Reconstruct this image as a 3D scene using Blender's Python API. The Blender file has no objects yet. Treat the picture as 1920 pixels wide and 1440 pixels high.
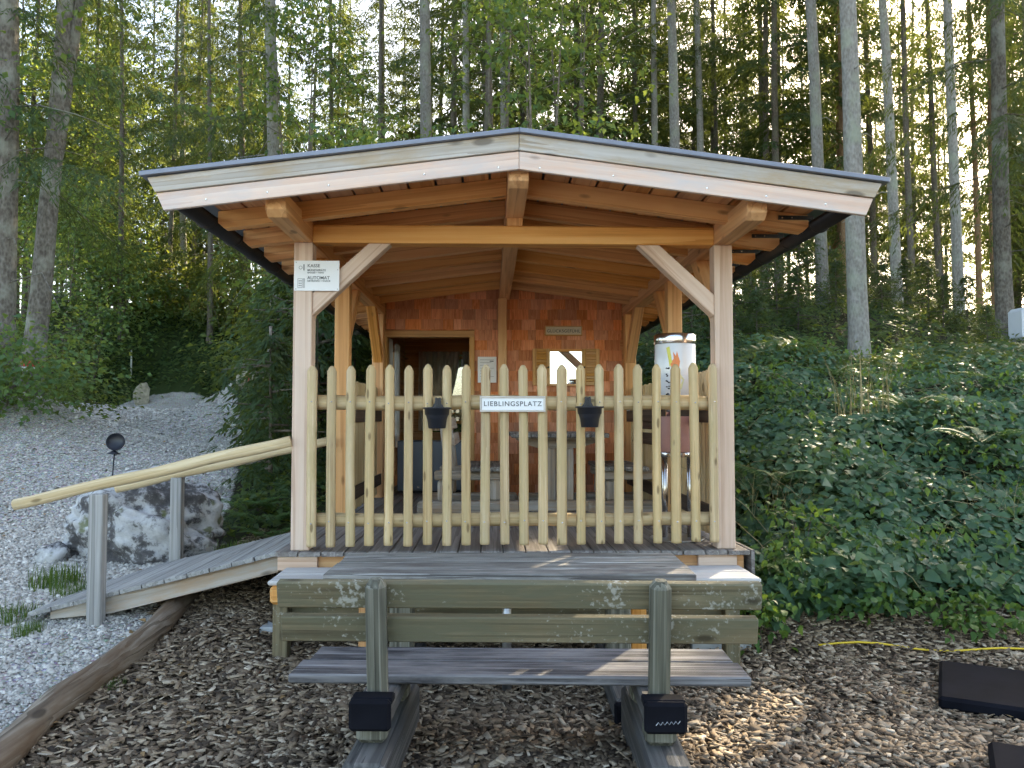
import bpy, bmesh, math, random
import numpy as np
from mathutils import Matrix, Vector

random.seed(11)
rng = np.random.default_rng(11)
S = bpy.context.scene
COL = S.collection
R = math.radians

# ------------------------------------------------------------------ camera, sky, sun, exposure
CH = 1.56
cd = bpy.data.cameras.new('camera')
cam = bpy.data.objects.new('camera', cd)
COL.objects.link(cam)
cd.sensor_width = 36.0
cd.lens = 1500 / 1920 * 36.0
cd.clip_start = 0.05
cd.clip_end = 600
YAW, PITCH = math.atan(42 / 1500), math.atan(67 / 1500)
cam.location = (0, 0, CH)
cam.rotation_euler = (math.pi / 2 + PITCH, 0, -YAW)
S.camera = cam

SUN_AZ, SUN_EL = R(33), R(30)          # azimuth clockwise from +Y (into the picture, to the right)
w = bpy.data.worlds.new('World')
S.world = w
w.use_nodes = True
wn = w.node_tree
bgn = wn.nodes['Background']
sky = wn.nodes.new('ShaderNodeTexSky')
sky.sky_type = 'NISHITA'
sky.sun_disc = False
sky.sun_elevation = SUN_EL
sky.sun_rotation = SUN_AZ
sky.altitude = 700
sky.air_density = 1.0
sky.dust_density = 3.5
sky.ozone_density = 0.6
wn.links.new(sky.outputs[0], bgn.inputs[0])
bgn.inputs[1].default_value = 0.15
ld = bpy.data.lights.new('sun', 'SUN')
ld.energy = 5.0
ld.angle = R(0.5)
ld.color = (1.0, 0.9, 0.74)
sun = bpy.data.objects.new('sun', ld)
COL.objects.link(sun)
sd = Vector((math.sin(SUN_AZ) * math.cos(SUN_EL), math.cos(SUN_AZ) * math.cos(SUN_EL), math.sin(SUN_EL)))
sun.rotation_euler = sd.to_track_quat('Z', 'Y').to_euler()
sun.location = (20, 30, 40)
vs = S.view_settings
vs.view_transform = 'Standard'
vs.look = 'None'
vs.gamma = 1.0
vs.use_curve_mapping = False
vs.exposure = 2.4
vs.use_white_balance = True
vs.white_balance_temperature = 7700
vs.white_balance_tint = 8
S.render.engine = 'CYCLES'
S.cycles.use_denoising = True
S.cycles.adaptive_threshold = 0.03
S.cycles.max_bounces = 6
S.cycles.diffuse_bounces = 4
S.cycles.glossy_bounces = 3
S.cycles.transmission_bounces = 5
S.cycles.transparent_max_bounces = 8
S.cycles.caustics_reflective = False
S.cycles.caustics_refractive = False
S.cycles.sample_clamp_indirect = 8


def ray(px, py):
    f = Vector((math.sin(YAW) * math.cos(PITCH), math.cos(YAW) * math.cos(PITCH), math.sin(PITCH)))
    r = Vector((math.cos(YAW), -math.sin(YAW), 0))
    return f + r * ((px - 960) / 1500) + r.cross(f) * ((720 - py) / 1500)


def at(px, py, Y):
    d = ray(px, py)
    return Vector((0, 0, CH)) + d * (Y / d.y)


# ------------------------------------------------------------------ materials
def new_mat(name):
    m = bpy.data.materials.new(name)
    m.use_nodes = True
    nt = m.node_tree
    return m, nt, nt.nodes['Principled BSDF']


def nd(nt, t, **kw):
    n = nt.nodes.new(t)
    for k, v in kw.items():
        if k.startswith('i_'):
            key = k[2:]
            n.inputs[int(key) if key.isdigit() else key].default_value = v
        else:
            setattr(n, k, v)
    return n


def ramp(nt, stops, fac=None, interp='LINEAR'):
    n = nt.nodes.new('ShaderNodeValToRGB')
    n.color_ramp.interpolation = interp
    e = n.color_ramp.elements
    while len(e) < len(stops):
        e.new(0.5)
    for i, (p, c) in enumerate(stops):
        e[i].position = p
        e[i].color = (c[0], c[1], c[2], 1) if len(c) == 3 else c
    if fac is not None:
        nt.links.new(fac, n.inputs[0])
    return n


def mixc(nt, fac, a, b, mode='MIX'):
    n = nt.nodes.new('ShaderNodeMix')
    n.data_type = 'RGBA'
    n.blend_type = mode
    for sock, v in ((0, fac), (6, a), (7, b)):
        if hasattr(v, 'default_value') or hasattr(v, 'links'):
            nt.links.new(v, n.inputs[sock])
        elif isinstance(v, (int, float)):
            n.inputs[sock].default_value = v
        else:
            n.inputs[sock].default_value = (*v, 1)
    return n.outputs[2]


def bump(nt, bsdf, h, strength=0.3, dist=0.01):
    b = nd(nt, 'ShaderNodeBump')
    b.inputs['Strength'].default_value = strength
    b.inputs['Distance'].default_value = dist
    nt.links.new(h, b.inputs['Height'])
    nt.links.new(b.outputs[0], bsdf.inputs['Normal'])


def math_n(nt, op, a, b=None, clamp=False):
    n = nd(nt, 'ShaderNodeMath', operation=op, use_clamp=clamp)
    for i, v in enumerate((a, b)):
        if v is None:
            continue
        if isinstance(v, (int, float)):
            n.inputs[i].default_value = v
        else:
            nt.links.new(v, n.inputs[i])
    return n.outputs[0]


def wood(name, dark, base, light, scale=1.0, knots=0.5, rough=0.65, vary=0.25, weather=None, wamt=0.0, bstr=0.25, ring=0.35, spots=None, kscale=(3.2, 8.5, 8.5)):
    """Solid timber: grain runs along local X; every piece differs by its object random."""
    m, nt, b = new_mat(name)
    tc = nd(nt, 'ShaderNodeTexCoord')
    oi = nd(nt, 'ShaderNodeObjectInfo')
    wv = math_n(nt, 'MULTIPLY', oi.outputs['Random'], 97.0)
    mp = nd(nt, 'ShaderNodeMapping')
    mp.inputs['Scale'].default_value = (1.3 * scale, 42 * scale, 42 * scale)
    nt.links.new(tc.outputs['Object'], mp.inputs[0])
    n1 = nd(nt, 'ShaderNodeTexNoise', noise_dimensions='4D')
    n1.inputs['Scale'].default_value = 1.0
    n1.inputs['Detail'].default_value = 6
    n1.inputs['Roughness'].default_value = 0.6
    n1.inputs['Distortion'].default_value = 0.4
    nt.links.new(mp.outputs[0], n1.inputs['Vector'])
    nt.links.new(wv, n1.inputs['W'])
    # broad growth-ring figure
    mp2 = nd(nt, 'ShaderNodeMapping')
    mp2.inputs['Scale'].default_value = (0.3 * scale, 17 * scale, 17 * scale)
    nt.links.new(tc.outputs['Object'], mp2.inputs[0])
    n2 = nd(nt, 'ShaderNodeTexNoise', noise_dimensions='4D')
    n2.inputs['Detail'].default_value = 2
    n2.inputs['Scale'].default_value = 1.0
    nt.links.new(mp2.outputs[0], n2.inputs['Vector'])
    nt.links.new(wv, n2.inputs['W'])
    rg = math_n(nt, 'FRACT', math_n(nt, 'MULTIPLY', n2.outputs[0], 4.0))
    f = math_n(nt, 'ADD', math_n(nt, 'MULTIPLY', n1.outputs[0], 1.0), math_n(nt, 'MULTIPLY', math_n(nt, 'SUBTRACT', rg, 0.5), ring))
    cr = ramp(nt, [(0.18, dark), (0.5, base), (0.85, light)], f)
    col = cr.outputs[0]
    # piece to piece tone
    hv = nd(nt, 'ShaderNodeHueSaturation')
    nt.links.new(col, hv.inputs['Color'])
    v = math_n(nt, 'ADD', math_n(nt, 'MULTIPLY', oi.outputs['Random'], vary), 1.0 - vary / 2)
    nt.links.new(v, hv.inputs['Value'])
    s = math_n(nt, 'ADD', math_n(nt, 'MULTIPLY', math_n(nt, 'FRACT', math_n(nt, 'MULTIPLY', oi.outputs['Random'], 7.31)), 0.2), 0.9)
    nt.links.new(s, hv.inputs['Saturation'])
    col = hv.outputs[0]
    hgt = f
    if weather is not None:
        mp4 = nd(nt, 'ShaderNodeMapping')
        mp4.inputs['Scale'].default_value = (2.2, 9, 9)
        nt.links.new(tc.outputs['Object'], mp4.inputs[0])
        n4 = nd(nt, 'ShaderNodeTexNoise', noise_dimensions='4D')
        n4.inputs['Detail'].default_value = 7
        n4.inputs['Roughness'].default_value = 0.68
        n4.inputs['Scale'].default_value = 1.0
        nt.links.new(mp4.outputs[0], n4.inputs['Vector'])
        nt.links.new(math_n(nt, 'ADD', wv, 31.0), n4.inputs['W'])
        wr = ramp(nt, [(0.5 - 0.35 * wamt, (0, 0, 0)), (0.72 - 0.3 * wamt, (1, 1, 1))], n4.outputs[0])
        col = mixc(nt, wr.outputs[0], col, weather)
    if spots is not None:      # lichen
        vo = nd(nt, 'ShaderNodeTexNoise', noise_dimensions='4D')
        vo.inputs['Scale'].default_value = 55
        vo.inputs['Detail'].default_value = 3
        nt.links.new(tc.outputs['Object'], vo.inputs['Vector'])
        nt.links.new(wv, vo.inputs['W'])
        pa = nd(nt, 'ShaderNodeTexNoise', noise_dimensions='4D')
        pa.inputs['Scale'].default_value = 3.2
        pa.inputs['Detail'].default_value = 2
        nt.links.new(tc.outputs['Object'], pa.inputs['Vector'])
        nt.links.new(wv, pa.inputs['W'])
        sm = math_n(nt, 'ADD', vo.outputs[0], math_n(nt, 'MULTIPLY', pa.outputs[0], 0.9))
        sr = ramp(nt, [(1.10 / 2, (0, 0, 0)), (1.22 / 2, (0.85, 0.85, 0.85))], math_n(nt, 'MULTIPLY', sm, 0.5))
        col = mixc(nt, sr.outputs[0], col, spots)
    if knots > 0:
        mp3 = nd(nt, 'ShaderNodeMapping')
        mp3.inputs['Scale'].default_value = kscale
        nt.links.new(tc.outputs['Object'], mp3.inputs[0])
        vn = nd(nt, 'ShaderNodeTexVoronoi', voronoi_dimensions='4D')
        vn.inputs['Scale'].default_value = 1.0
        nt.links.new(mp3.outputs[0], vn.inputs['Vector'])
        nt.links.new(wv, vn.inputs['W'])
        kr = ramp(nt, [(0.10 + 0.07 * knots, (1, 1, 1)), (0.16 + 0.10 * knots, (0, 0, 0))], vn.outputs['Distance'])
        kf = math_n(nt, 'MULTIPLY', kr.outputs[0], 0.75)
        col = mixc(nt, kf, col, tuple(c * 0.45 for c in dark))
    nt.links.new(col, b.inputs['Base Color'])
    b.inputs['Roughness'].default_value = rough
    b.inputs['Specular IOR Level'].default_value = 0.25
    bump(nt, b, hgt, bstr, 0.004)
    return m


def plain(name, col, rough=0.5, metal=0.0, noise=0.0, nscale=8.0, bstr=0.0, spec=0.5):
    m, nt, b = new_mat(name)
    b.inputs['Roughness'].default_value = rough
    b.inputs['Metallic'].default_value = metal
    b.inputs['Specular IOR Level'].default_value = spec
    tc = nd(nt, 'ShaderNodeTexCoord')
    n = nd(nt, 'ShaderNodeTexNoise')
    n.inputs['Scale'].default_value = nscale
    n.inputs['Detail'].default_value = 6
    nt.links.new(tc.outputs['Object'], n.inputs['Vector'])
    cr = ramp(nt, [(0.3, tuple(c * (1 - noise) for c in col)), (0.7, tuple(min(1, c * (1 + noise)) for c in col))], n.outputs[0])
    nt.links.new(cr.outputs[0], b.inputs['Base Color'])
    if bstr:
        bump(nt, b, n.outputs[0], bstr, 0.01)
    return m


def leafmat(name, stops, transl=0.4, rough=0.45, posvar=0.35, tcol=(0.28, 0.36, 0.03), nscale=0.6, spec=0.2):
    m, nt, b = new_mat(name)
    a = nd(nt, 'ShaderNodeAttribute', attribute_name='rnd')
    geo = nd(nt, 'ShaderNodeNewGeometry')
    n = nd(nt, 'ShaderNodeTexNoise')
    n.inputs['Scale'].default_value = nscale
    n.inputs['Detail'].default_value = 2
    nt.links.new(geo.outputs['Position'], n.inputs['Vector'])
    f = math_n(nt, 'ADD', math_n(nt, 'MULTIPLY', a.outputs['Fac'], 1 - posvar), math_n(nt, 'MULTIPLY', n.outputs[0], posvar))
    cr = ramp(nt, stops, f)
    nt.links.new(cr.outputs[0], b.inputs['Base Color'])
    b.inputs['Roughness'].default_value = rough
    b.inputs['Specular IOR Level'].default_value = spec
    t = nd(nt, 'ShaderNodeBsdfTranslucent')
    tcn = mixc(nt, 0.55, cr.outputs[0], tcol)
    nt.links.new(tcn, t.inputs[0])
    mx = nd(nt, 'ShaderNodeMixShader')
    mx.inputs[0].default_value = transl
    nt.links.new(b.outputs[0], mx.inputs[1])
    nt.links.new(t.outputs[0], mx.inputs[2])
    nt.links.new(mx.outputs[0], nt.nodes['Material Output'].inputs[0])
    return m


def barkmat(name, dark, mid, light, lichen=(0.30, 0.33, 0.25)):
    m, nt, b = new_mat(name)
    tc = nd(nt, 'ShaderNodeTexCoord')
    oi = nd(nt, 'ShaderNodeObjectInfo')
    mp = nd(nt, 'ShaderNodeMapping')
    mp.inputs['Scale'].default_value = (17, 17, 9)
    nt.links.new(tc.outputs['Object'], mp.inputs[0])
    vo = nd(nt, 'ShaderNodeTexVoronoi', feature='F1')
    vo.inputs['Scale'].default_value = 1.6
    nt.links.new(mp.outputs[0], vo.inputs['Vector'])
    n = nd(nt, 'ShaderNodeTexNoise')
    n.inputs['Scale'].default_value = 1.1
    n.inputs['Detail'].default_value = 8
    n.inputs['Roughness'].default_value = 0.7
    nt.links.new(mp.outputs[0], n.inputs['Vector'])
    f = math_n(nt, 'ADD', math_n(nt, 'MULTIPLY', vo.outputs['Distance'], 0.3), math_n(nt, 'MULTIPLY', n.outputs[0], 0.8))
    cr = ramp(nt, [(0.25, dark), (0.5, mid), (0.8, light)], f)
    n2 = nd(nt, 'ShaderNodeTexNoise')
    n2.inputs['Scale'].default_value = 2.2
    n2.inputs['Detail'].default_value = 6
    nt.links.new(tc.outputs['Object'], n2.inputs['Vector'])
    lr = ramp(nt, [(0.5, (0, 0, 0)), (0.66, (0.7, 0.7, 0.7))], n2.outputs[0])
    c = mixc(nt, lr.outputs[0], cr.outputs[0], lichen)
    hv = nd(nt, 'ShaderNodeHueSaturation')
    nt.links.new(c, hv.inputs['Color'])
    nt.links.new(math_n(nt, 'ADD', math_n(nt, 'MULTIPLY', oi.outputs['Random'], 0.4), 0.8), hv.inputs['Value'])
    nt.links.new(hv.outputs[0], b.inputs['Base Color'])
    b.inputs['Roughness'].default_value = 0.9
    b.inputs['Specular IOR Level'].default_value = 0.15
    bump(nt, b, f, 0.7, 0.03)
    return m


def scattermat(name, stops, rough=0.8):
    m, nt, b = new_mat(name)
    a = nd(nt, 'ShaderNodeAttribute', attribute_name='rnd')
    geo = nd(nt, 'ShaderNodeNewGeometry')
    n = nd(nt, 'ShaderNodeTexNoise')
    n.inputs['Scale'].default_value = 60
    n.inputs['Detail'].default_value = 3
    nt.links.new(geo.outputs['Position'], n.inputs['Vector'])
    cr = ramp(nt, stops, a.outputs['Fac'])
    k = math_n(nt, 'ADD', math_n(nt, 'MULTIPLY', n.outputs[0], 0.7), 0.65)
    hv = nd(nt, 'ShaderNodeHueSaturation')
    nt.links.new(cr.outputs[0], hv.inputs['Color'])
    nt.links.new(k, hv.inputs['Value'])
    nt.links.new(hv.outputs[0], b.inputs['Base Color'])
    b.inputs['Roughness'].default_value = rough
    b.inputs['Specular IOR Level'].default_value = 0.2
    return m


M = {}
M['post'] = wood('pale_larch_post', (0.47, 0.29, 0.20), (0.66, 0.47, 0.355), (0.75, 0.60, 0.49), 0.7, 0.35, vary=0.12, ring=0.3)
M['timber'] = wood('warm_spruce_timber', (0.46, 0.20, 0.07), (0.70, 0.355, 0.14), (0.78, 0.46, 0.21), 0.7, 0.5, vary=0.16, ring=0.3)
M['soffit'] = wood('soffit_board', (0.42, 0.18, 0.075), (0.60, 0.285, 0.125), (0.68, 0.36, 0.17), 0.6, 0.3, vary=0.25)
M['fascia_old'] = wood('weathered_fascia', (0.31, 0.26, 0.21), (0.50, 0.46, 0.41), (0.63, 0.60, 0.56), 0.8, 0.8, weather=(0.42, 0.31, 0.19), wamt=0.12)
M['fascia_new'] = wood('fresh_fascia', (0.52, 0.35, 0.27), (0.70, 0.51, 0.41), (0.79, 0.65, 0.56), 0.7, 0.25, weather=(0.62, 0.55, 0.52), wamt=0.25)
M['picket'] = wood('treated_pine', (0.34, 0.22, 0.10), (0.56, 0.405, 0.225), (0.66, 0.52, 0.33), 0.9, 0.9, vary=0.22, weather=(0.47, 0.36, 0.19), wamt=0.2, ring=0.3, kscale=(6.0, 19, 19))
M['rail'] = wood('treated_rail', (0.42, 0.29, 0.14), (0.61, 0.47, 0.28), (0.70, 0.58, 0.39), 0.8, 0.8, vary=0.1, ring=0.25, kscale=(5.0, 13, 13))
M['shingle'] = wood('cedar_shingle', (0.46, 0.155, 0.07), (0.66, 0.265, 0.13), (0.76, 0.38, 0.21), 1.6, 0.0, vary=0.55, ring=0.25, rough=0.75)
M['deck'] = wood('grey_deck_board', (0.10, 0.085, 0.075), (0.20, 0.18, 0.165), (0.32, 0.30, 0.28), 1.0, 0.3, vary=0.25, bstr=0.5)
M['ramp'] = wood('grey_ramp_board', (0.16, 0.155, 0.15), (0.28, 0.275, 0.265), (0.42, 0.41, 0.395), 1.0, 0.3, vary=0.2, bstr=0.5)
M['greybeam'] = wood('weathered_beam', (0.20, 0.17, 0.14), (0.36, 0.32, 0.27), (0.50, 0.46, 0.42), 0.8, 0.5, weather=(0.42, 0.28, 0.17), wamt=0.15)
M['ledge'] = wood('ledge_plank', (0.34, 0.32, 0.31), (0.50, 0.48, 0.46), (0.64, 0.62, 0.60), 0.8, 0.2)
M['olive'] = wood('algae_plank', (0.062, 0.047, 0.027), (0.175, 0.135, 0.075), (0.27, 0.225, 0.14), 1.2, 0.6, weather=(0.12, 0.115, 0.075), wamt=0.4, bstr=0.6, spots=(0.36, 0.36, 0.32))
M['seat'] = wood('dark_weathered_seat', (0.015, 0.015, 0.018), (0.058, 0.056, 0.062), (0.29, 0.285, 0.295), 1.5, 0.2, weather=(0.20, 0.195, 0.20), wamt=0.16, bstr=0.9)
M['tabletop'] = wood('weathered_tabletop', (0.05, 0.046, 0.042), (0.23, 0.22, 0.20), (0.46, 0.45, 0.43), 1.5, 0.2, weather=(0.10, 0.085, 0.08), wamt=0.15, bstr=0.9)
M['benchpost'] = wood('mossy_post', (0.040, 0.040, 0.032), (0.115, 0.113, 0.088), (0.25, 0.245, 0.205), 1.2, 0.4, bstr=0.7)
M['sleeper'] = wood('dark_sleeper', (0.03, 0.03, 0.032), (0.075, 0.073, 0.07), (0.16, 0.155, 0.15), 1.2, 0.3, bstr=0.8)
M['insideplank'] = wood('room_plank', (0.36, 0.15, 0.06), (0.50, 0.24, 0.10), (0.58, 0.32, 0.15), 0.8, 0.5, vary=0.2)
M['brown'] = wood('brown_stained_board', (0.04, 0.025, 0.017), (0.075, 0.05, 0.035), (0.11, 0.08, 0.06), 1.0, 0.0)
M['log'] = wood('border_log', (0.06, 0.042, 0.03), (0.20, 0.155, 0.115), (0.36, 0.31, 0.25), 1.1, 0.6, weather=(0.14, 0.085, 0.05), wamt=0.2, bstr=1.0)
M['doorframe'] = wood('door_frame', (0.42, 0.20, 0.07), (0.58, 0.32, 0.12), (0.66, 0.40, 0.18), 0.8, 0.4, vary=0.1)
M['roofmetal'] = plain('grey_roof_sheet', (0.19, 0.205, 0.25), 0.4, 0.3, 0.08)
M['gutter'] = plain('dark_gutter_metal', (0.025, 0.024, 0.024), 0.35, 0.4, 0.1)
M['pot'] = plain('anthracite_plastic', (0.011, 0.013, 0.020), 0.42, 0, 0.05)
M['rubber'] = plain('black_rubber', (0.007, 0.0075, 0.011), 0.85, 0, 0.35, 6, 0.2, 0.08)
M['white'] = plain('white_sign', (0.80, 0.82, 0.84), 0.35, 0, 0.03, 3)
M['signwood'] = wood('sign_frame_wood', (0.40, 0.35, 0.30), (0.58, 0.53, 0.47), (0.68, 0.64, 0.58), 1.0, 0)
M['beige'] = plain('beige_sign', (0.62, 0.55, 0.43), 0.6, 0, 0.06, 6)
M['ink'] = plain('grey_ink', (0.10, 0.11, 0.12), 0.6)
M['paleink'] = plain('pale_ink', (0.30, 0.31, 0.33), 0.6)
M['steel'] = plain('brushed_steel', (0.62, 0.62, 0.63), 0.16, 1.0, 0.04, 4)
M['galv'] = plain('galvanised_steel', (0.50, 0.51, 0.52), 0.38, 0.9, 0.12, 14)
M['cabinet'] = plain('grey_cabinet_paint', (0.12, 0.155, 0.205), 0.4, 0.3, 0.04, 3)
M['mirror'] = plain('mirror_glass', (0.86, 0.88, 0.90), 0.015, 1.0, 0.0)
M['pink'] = plain('pink_drum', (0.50, 0.27, 0.25), 0.5, 0, 0.05)
M['drum'] = plain('pale_drum', (0.66, 0.69, 0.72), 0.12, 0, 0.05, 5, 0, 0.6)
M['orange'] = plain('orange_print', (0.72, 0.22, 0.06), 0.4)
M['lime'] = plain('lime_print', (0.62, 0.60, 0.10), 0.4)
M['paleyellow'] = plain('pale_yellow_print', (0.66, 0.64, 0.36), 0.4)
M['black'] = plain('black_print', (0.02, 0.02, 0.025), 0.5)
M['red'] = plain('red_paint', (0.55, 0.05, 0.04), 0.7, 0, 0.2, 20)
M['whitepaint'] = plain('white_paint', (0.7, 0.7, 0.66), 0.7, 0, 0.1, 20)
M['yellow'] = plain('yellow_hose', (0.66, 0.45, 0.03), 0.45)
M['canister'] = plain('white_plastic', (0.68, 0.70, 0.73), 0.4, 0, 0.03)
M['concrete'] = plain('concrete_footing', (0.40, 0.42, 0.43), 0.9, 0, 0.12, 12, 0.3)
M['screw'] = plain('screw_head', (0.75, 0.74, 0.70), 0.25, 0.8)
M['bark'] = barkmat('spruce_bark', (0.13, 0.118, 0.10), (0.23, 0.215, 0.19), (0.36, 0.345, 0.32))
M['barkmid'] = barkmat('mottled_bark', (0.055, 0.046, 0.038), (0.135, 0.118, 0.098), (0.26, 0.24, 0.21), (0.34, 0.35, 0.29))
M['barkdark'] = barkmat('dark_bark', (0.05, 0.04, 0.032), (0.12, 0.10, 0.08), (0.22, 0.19, 0.16), (0.15, 0.16, 0.11))
M['barkorange'] = barkmat('rusty_bark', (0.10, 0.06, 0.035), (0.22, 0.13, 0.075), (0.34, 0.22, 0.14), (0.24, 0.17, 0.10))
M['spruce'] = leafmat('spruce_needles', [(0.1, (0.014, 0.034, 0.018)), (0.5, (0.03, 0.062, 0.026)), (0.9, (0.06, 0.10, 0.038))], 0.33, 0.55, 0.4, (0.32, 0.36, 0.06))
M['maple'] = leafmat('broad_leaves', [(0.05, (0.03, 0.085, 0.05)), (0.5, (0.055, 0.13, 0.055)), (0.92, (0.11, 0.19, 0.04)), (1.0, (0.34, 0.28, 0.02))], 0.42, 0.45, 0.35, (0.50, 0.56, 0.07))
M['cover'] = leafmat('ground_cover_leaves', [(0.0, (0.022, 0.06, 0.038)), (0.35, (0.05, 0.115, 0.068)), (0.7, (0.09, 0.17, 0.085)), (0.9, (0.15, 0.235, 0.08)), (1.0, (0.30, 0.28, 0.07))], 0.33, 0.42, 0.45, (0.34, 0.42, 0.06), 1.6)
M['understory'] = leafmat('understory_leaves', [(0.05, (0.022, 0.05, 0.022)), (0.5, (0.045, 0.088, 0.03)), (0.95, (0.11, 0.14, 0.035))], 0.42, 0.5, 0.4, (0.45, 0.48, 0.05), 0.8)
M['fern'] = leafmat('fern_fronds', [(0.1, (0.035, 0.095, 0.03)), (0.6, (0.07, 0.15, 0.04)), (1.0, (0.12, 0.19, 0.05))], 0.4, 0.5, 0.3, (0.25, 0.35, 0.03))
M['grass'] = leafmat('grass_blades', [(0.1, (0.03, 0.075, 0.02)), (0.6, (0.06, 0.125, 0.03)), (1.0, (0.16, 0.17, 0.06))], 0.3, 0.5, 0.3)
M['drygrass'] = leafmat('dry_grass', [(0.1, (0.17, 0.15, 0.07)), (0.6, (0.32, 0.27, 0.14)), (1.0, (0.42, 0.37, 0.22))], 0.3, 0.6, 0.2, (0.4, 0.33, 0.12))
M['chips'] = scattermat('wood_chips', [(0.0, (0.035, 0.026, 0.02)), (0.35, (0.13, 0.092, 0.062)), (0.65, (0.26, 0.19, 0.125)), (0.88, (0.40, 0.32, 0.23)), (1.0, (0.56, 0.47, 0.36))])
M['gravel'] = scattermat('limestone_gravel', [(0.0, (0.20, 0.185, 0.165)), (0.3, (0.38, 0.36, 0.325)), (0.8, (0.57, 0.54, 0.49)), (1.0, (0.74, 0.71, 0.65))], 0.9)
M['litter'] = scattermat('dead_leaves', [(0.0, (0.10, 0.06, 0.03)), (0.5, (0.24, 0.15, 0.07)), (1.0, (0.38, 0.25, 0.12))])
M['mirrorwriting'] = M['whitepaint']


def glassmat():
    m, nt, b = new_mat('window_glass')
    t = nd(nt, 'ShaderNodeBsdfTransparent')
    g = nd(nt, 'ShaderNodeBsdfGlossy')
    g.inputs['Roughness'].default_value = 0.02
    mx = nd(nt, 'ShaderNodeMixShader')
    mx.inputs[0].default_value = 0.22
    nt.links.new(t.outputs[0], mx.inputs[1])
    nt.links.new(g.outputs[0], mx.inputs[2])
    nt.links.new(mx.outputs[0], nt.nodes['Material Output'].inputs[0])
    return m


def curtainmat():
    m, nt, b = new_mat('sheer_curtain')
    b.inputs['Base Color'].default_value = (0.66, 0.62, 0.56, 1)
    b.inputs['Roughness'].default_value = 0.8
    t = nd(nt, 'ShaderNodeBsdfTranslucent')
    t.inputs[0].default_value = (0.75, 0.70, 0.62, 1)
    tr = nd(nt, 'ShaderNodeBsdfTransparent')
    mx = nd(nt, 'ShaderNodeMixShader')
    mx.inputs[0].default_value = 0.5
    nt.links.new(b.outputs[0], mx.inputs[1])
    nt.links.new(t.outputs[0], mx.inputs[2])
    mx2 = nd(nt, 'ShaderNodeMixShader')
    mx2.inputs[0].default_value = 0.06
    nt.links.new(mx.outputs[0], mx2.inputs[1])
    nt.links.new(tr.outputs[0], mx2.inputs[2])
    nt.links.new(mx2.outputs[0], nt.nodes['Material Output'].inputs[0])
    return m


M['glass'] = glassmat()
M['curtain'] = curtainmat()


def bouldermat():
    m, nt, b = new_mat('lichen_limestone')
    tc = nd(nt, 'ShaderNodeTexCoord')
    n = nd(nt, 'ShaderNodeTexNoise')
    n.inputs['Scale'].default_value = 3.4
    n.inputs['Detail'].default_value = 9
    n.inputs['Roughness'].default_value = 0.72
    nt.links.new(tc.outputs['Object'], n.inputs['Vector'])
    cr = ramp(nt, [(0.36, (0.045, 0.043, 0.045)), (0.46, (0.10, 0.095, 0.095)), (0.52, (0.42, 0.42, 0.42)), (0.68, (0.60, 0.60, 0.60))], n.outputs[0])
    n2 = nd(nt, 'ShaderNodeTexNoise')
    n2.inputs['Scale'].default_value = 5.0
    n2.inputs['Detail'].default_value = 4
    nt.links.new(tc.outputs['Object'], n2.inputs['Vector'])
    mr = ramp(nt, [(0.64, (0, 0, 0)), (0.70, (0.8, 0.8, 0.8))], n2.outputs[0])
    c = mixc(nt, mr.outputs[0], cr.outputs[0], (0.10, 0.12, 0.025))
    nt.links.new(c, b.inputs['Base Color'])
    b.inputs['Roughness'].default_value = 0.9
    bump(nt, b, n.outputs[0], 0.8, 0.05)
    return m


M['boulder'] = bouldermat()
M['tan_stone'] = plain('tan_stone', (0.34, 0.30, 0.22), 0.9, 0, 0.35, 9, 0.6)


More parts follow.
